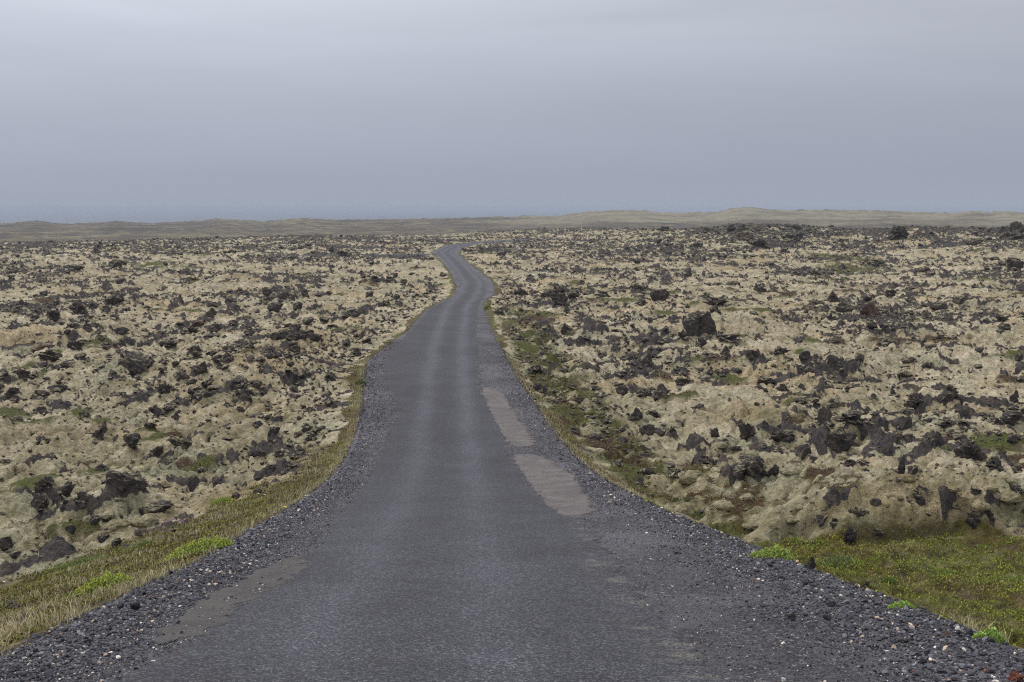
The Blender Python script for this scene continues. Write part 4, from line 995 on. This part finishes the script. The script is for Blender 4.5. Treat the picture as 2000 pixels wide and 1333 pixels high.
# lime green flowering plants: a stem mound plus leaf whorls
def clump(name, px, py, wp, hpx, lab, cat, col, nleaf, group, tips=None):
    x, y, z = hit(px, py); sc = y / F
    W, H = wp * sc, hpx * sc
    D = W * .45
    root = bpy.data.objects.new(name, None); COL.objects.link(root); root.location = (x, y + D * .3, z); root.empty_display_size = .1
    tag(root, lab, cat, group)
    a = rg.uniform(0, 2 * np.pi, nleaf); r_ = np.sqrt(rg.random(nleaf)); lx, ly = np.cos(a) * r_ * W / 2, np.sin(a) * r_ * D / 2
    top = H * (1 - .75 * r_ ** 2.5) * (.8 + .3 * perlin(lx / .12, ly / .12, 9)); lz = top * rg.uniform(.35, 1, nleaf)
    ter = tz(x + lx, y + D * .3 + ly) - z
    sz = rg.uniform(.012, .024, nleaf) * (1 + y * .012)
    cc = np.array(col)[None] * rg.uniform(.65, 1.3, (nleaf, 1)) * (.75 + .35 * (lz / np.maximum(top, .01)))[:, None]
    if tips is not None:
        tp = (lz / np.maximum(top, .001) > .8) & (rg.random(nleaf) < .6)
        cc = np.where(tp[:, None], np.array(tips)[None] * rg.uniform(.8, 1.2, (nleaf, 1)), cc)
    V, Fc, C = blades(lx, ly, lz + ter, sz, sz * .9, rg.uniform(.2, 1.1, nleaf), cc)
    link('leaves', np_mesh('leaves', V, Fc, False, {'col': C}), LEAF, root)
    ns = max(nleaf // 12, 40)
    a = rg.uniform(0, 2 * np.pi, ns); r_ = np.sqrt(rg.random(ns)) * .92; lx, ly = np.cos(a) * r_ * W / 2, np.sin(a) * r_ * D / 2
    V, Fc, C = blades(lx, ly, tz(x + lx, y + D * .3 + ly) - z, H * (1 - .75 * r_ ** 2.5) * .95, np.full(ns, .007), rg.uniform(.05, .3, ns), np.tile(np.array([[.11, .13, .04]]), (ns, 1)))
    link('stems', np_mesh('stems', V, Fc, False, {'col': C}), LEAF, root)
LG = (.36, .44, .11); LT = (.48, .50, .09); GG = 'lime green plant clumps beside the road'
clump('plant_clump', 385, 1085, 150, 34, 'long lime green clump on the left bank, touching the gravel', 'plant', LG, 3800, GG, LT)
clump('plant_clump', 195, 1160, 130, 40, 'lime green flowering clump behind the dry grass, lower left', 'plant', LG, 3600, GG, LT)
clump('plant_clump', 275, 1070, 60, 14, 'small pale green tuft uphill of the long lime clump', 'plant', (.22, .27, .09), 900, GG, None)
clump('plant_clump', 150, 1108, 120, 16, 'thin pale green strip of plants along the moss edge at left', 'plant', (.22, .27, .09), 1500, GG, None)
clump('plant_clump', 432, 985, 50, 18, 'small lime clump left of the dark rock on the left bank', 'plant', LG, 1000, GG, LT)
clump('plant_clump', 1512, 1098, 105, 34, 'long lime green clump on the rim of the right gravel', 'plant', LG, 3800, GG, None)
clump('plant_clump', 1640, 1108, 80, 16, 'pale green plants behind the dark rock at right', 'plant', (.22, .27, .11), 900, GG, None)
clump('plant_clump', 1762, 1200, 72, 28, 'bright green bushy clump in the middle of the right gravel rim', 'plant', (.30, .42, .10), 2200, GG, None)
clump('plant_clump', 1932, 1262, 76, 36, 'bright green bushy clump nearest the lower right corner', 'plant', (.30, .42, .10), 2400, GG, None)
clump('plant_clump', 1738, 1140, 34, 13, 'tiny green tuft among brown heath on the right meadow', 'plant', (.16, .21, .05), 500, GG, None)
clump('plant_clump', 952, 606, 14, 16, 'bright lime patch at the right verge near the road bend', 'plant', (.16, .24, .03), 500, GG, None)
clump('plant_clump', 1360, 1012, 50, 10, 'thin lime strip along the right verge above the gravel', 'plant', (.16, .20, .05), 700, GG, None)
clump('plant_clump', 705, 752, 24, 14, 'dark green tuft beside the left gravel near the pothole', 'plant', (.07, .12, .03), 400, GG, None)

# arching spray of pink flowers, left bank
x, y, z = hit(340, 1026)
root = bpy.data.objects.new('flower_spray', None); COL.objects.link(root); root.location = (x, y, z); root.empty_display_size = .1
tag(root, 'arching spray of small pink flowers on the left bank', 'flower')
sc = y / F; nfl = 170
th = rg.uniform(.12 * np.pi, .98 * np.pi, nfl)
fx = np.cos(th) * 23 * sc; fz = np.sin(th) * 9 * sc + rg.uniform(-.01, .012, nfl); fy = rg.uniform(-.03, .03, nfl)
zz = tz(x + fx, y + fy) - z
V, Fc, C = blades(fx, fy, fz + zz * .5 + .03, np.full(nfl, .022), np.full(nfl, .022), rg.uniform(.2, 1, nfl), np.array([[.42, .20, .42]]) * rg.uniform(.7, 1.3, (nfl, 1)))
link('petals', np_mesh('petals', V, Fc, False, {'col': C}), LEAF, root)
V, Fc, C = blades(fx[::3], fy[::3], zz[::3], fz[::3] + zz[::3] * 0 + .04, np.full(len(fx[::3]), .006), rg.uniform(.05, .2, len(fx[::3])), np.tile(np.array([[.09, .11, .04]]), (len(fx[::3]), 1)))
link('stems', np_mesh('stems', V, Fc, False, {'col': C}), LEAF, root)

# little yellow and white flowers
def flower(px, py, colr, lab, size=.05):
    x, y, z = hit(px, py)
    root = bpy.data.objects.new('flower', None); COL.objects.link(root); root.location = (x, y, z); root.empty_display_size = .05
    tag(root, lab, 'flower', 'tiny flowers on the road banks')
    n = 7; a = np.arange(n) / n * 2 * np.pi
    V = [(0, 0, .10)] + [(math.cos(t) * size / 2, math.sin(t) * size / 2, .10 + .012 * (i % 2)) for i, t in enumerate(a)]
    Fc = [(0, i + 1, (i + 1) % n + 1) for i in range(n)]
    link('petals', np_mesh('petals', V, Fc, False, {'col': np.tile(np.array([colr]), (len(V), 1))}), LEAF, root)
    V, Fc, C = blades(np.zeros(2), np.zeros(2), np.zeros(2), np.full(2, .11), np.full(2, .006), np.full(2, .05), np.tile(np.array([[.1, .13, .04]]), (2, 1)))
    link('stem', np_mesh('stem', V, Fc, False, {'col': C}), LEAF, root)
flower(557, 1000, (.75, .52, .02), 'single yellow flower at the edge of the left gravel', .07)
flower(505, 972, (.7, .7, .66), 'white flower on the left bank, higher of the pair left of the yellow one')
flower(517, 974, (.7, .7, .66), 'white flower on the left bank, right one of the pair')
flower(1262, 988, (.65, .48, .03), 'yellow flower on the right verge beside the gravel')
flower(1118, 890, (.65, .42, .03), 'tiny orange flower on the right verge beyond the pink patches')
flower(8, 1146, (.7, .7, .66), 'tiny white flower at the far left edge of the bank')

# tall dry stalks
def stalk(px, py, h, lean, lab):
    x, y, z = hit(px, py); sc = y / F
    n = 8; V = []; Fc = []
    for i in range(n):
        t = i / (n - 1); wq = .006 * (1 - .6 * t)
        cx = lean * h * sc * t * t; cz = h * sc * t * (1 - .1 * t) - .02
        V += [(cx - wq, 0, cz), (cx + wq, 0, cz), (cx, wq, cz)]
        if i: 
            b = 3 * i
            for q in range(3): Fc.append((b - 3 + q, b - 3 + (q + 1) % 3, b + (q + 1) % 3, b + q))
    o = link('dry_stalk', np_mesh('dry_stalk', V, Fc, True, {'col': np.tile(np.array([[.33, .26, .14]]), (len(V), 1))}), LEAF)
    o.location = (x, y, z); tag(o, lab, 'plant', 'tall dry stalks')
stalk(1772, 1176, 42, .55, 'tall bent dry stalk leaning right on the right meadow')
stalk(1535, 1085, 34, .05, 'upright dry stalk behind the lime clump of the right rim')
stalk(258, 1140, 46, .12, 'tallest straw stalk right of the lower left lime clump')
stalk(246, 1140, 34, -.15, 'shorter straw stalk leaning left beside the tallest one')

# ------------------------------------------------------------------ haze
HAZE = 0.00022
hm = bpy.data.materials.new('haze'); hm.use_nodes = True
ht_ = hm.node_tree; ht_.nodes.clear()
ho = ht_.nodes.new('ShaderNodeOutputMaterial'); hv = ht_.nodes.new('ShaderNodeVolumePrincipled')
hv.inputs['Color'].default_value = (0.56, 0.62, 0.73, 1); hv.inputs['Density'].default_value = HAZE; hv.inputs['Anisotropy'].default_value = 0.0
ht_.links.new(hv.outputs[0], ho.inputs['Volume'])
S = 31000.0; z0, z1 = -47.0, 2.2
V = [(-S, -S, z0), (S, -S, z0), (S, S, z0), (-S, S, z0), (-S, -S, z1), (S, -S, z1), (S, S, z1), (-S, S, z1)]
Fc = [(0, 3, 2, 1), (4, 5, 6, 7), (0, 1, 5, 4), (1, 2, 6, 5), (2, 3, 7, 6), (3, 0, 4, 7)]
tag(link('haze', np_mesh('haze', V, Fc, False), hm), kind='stuff')
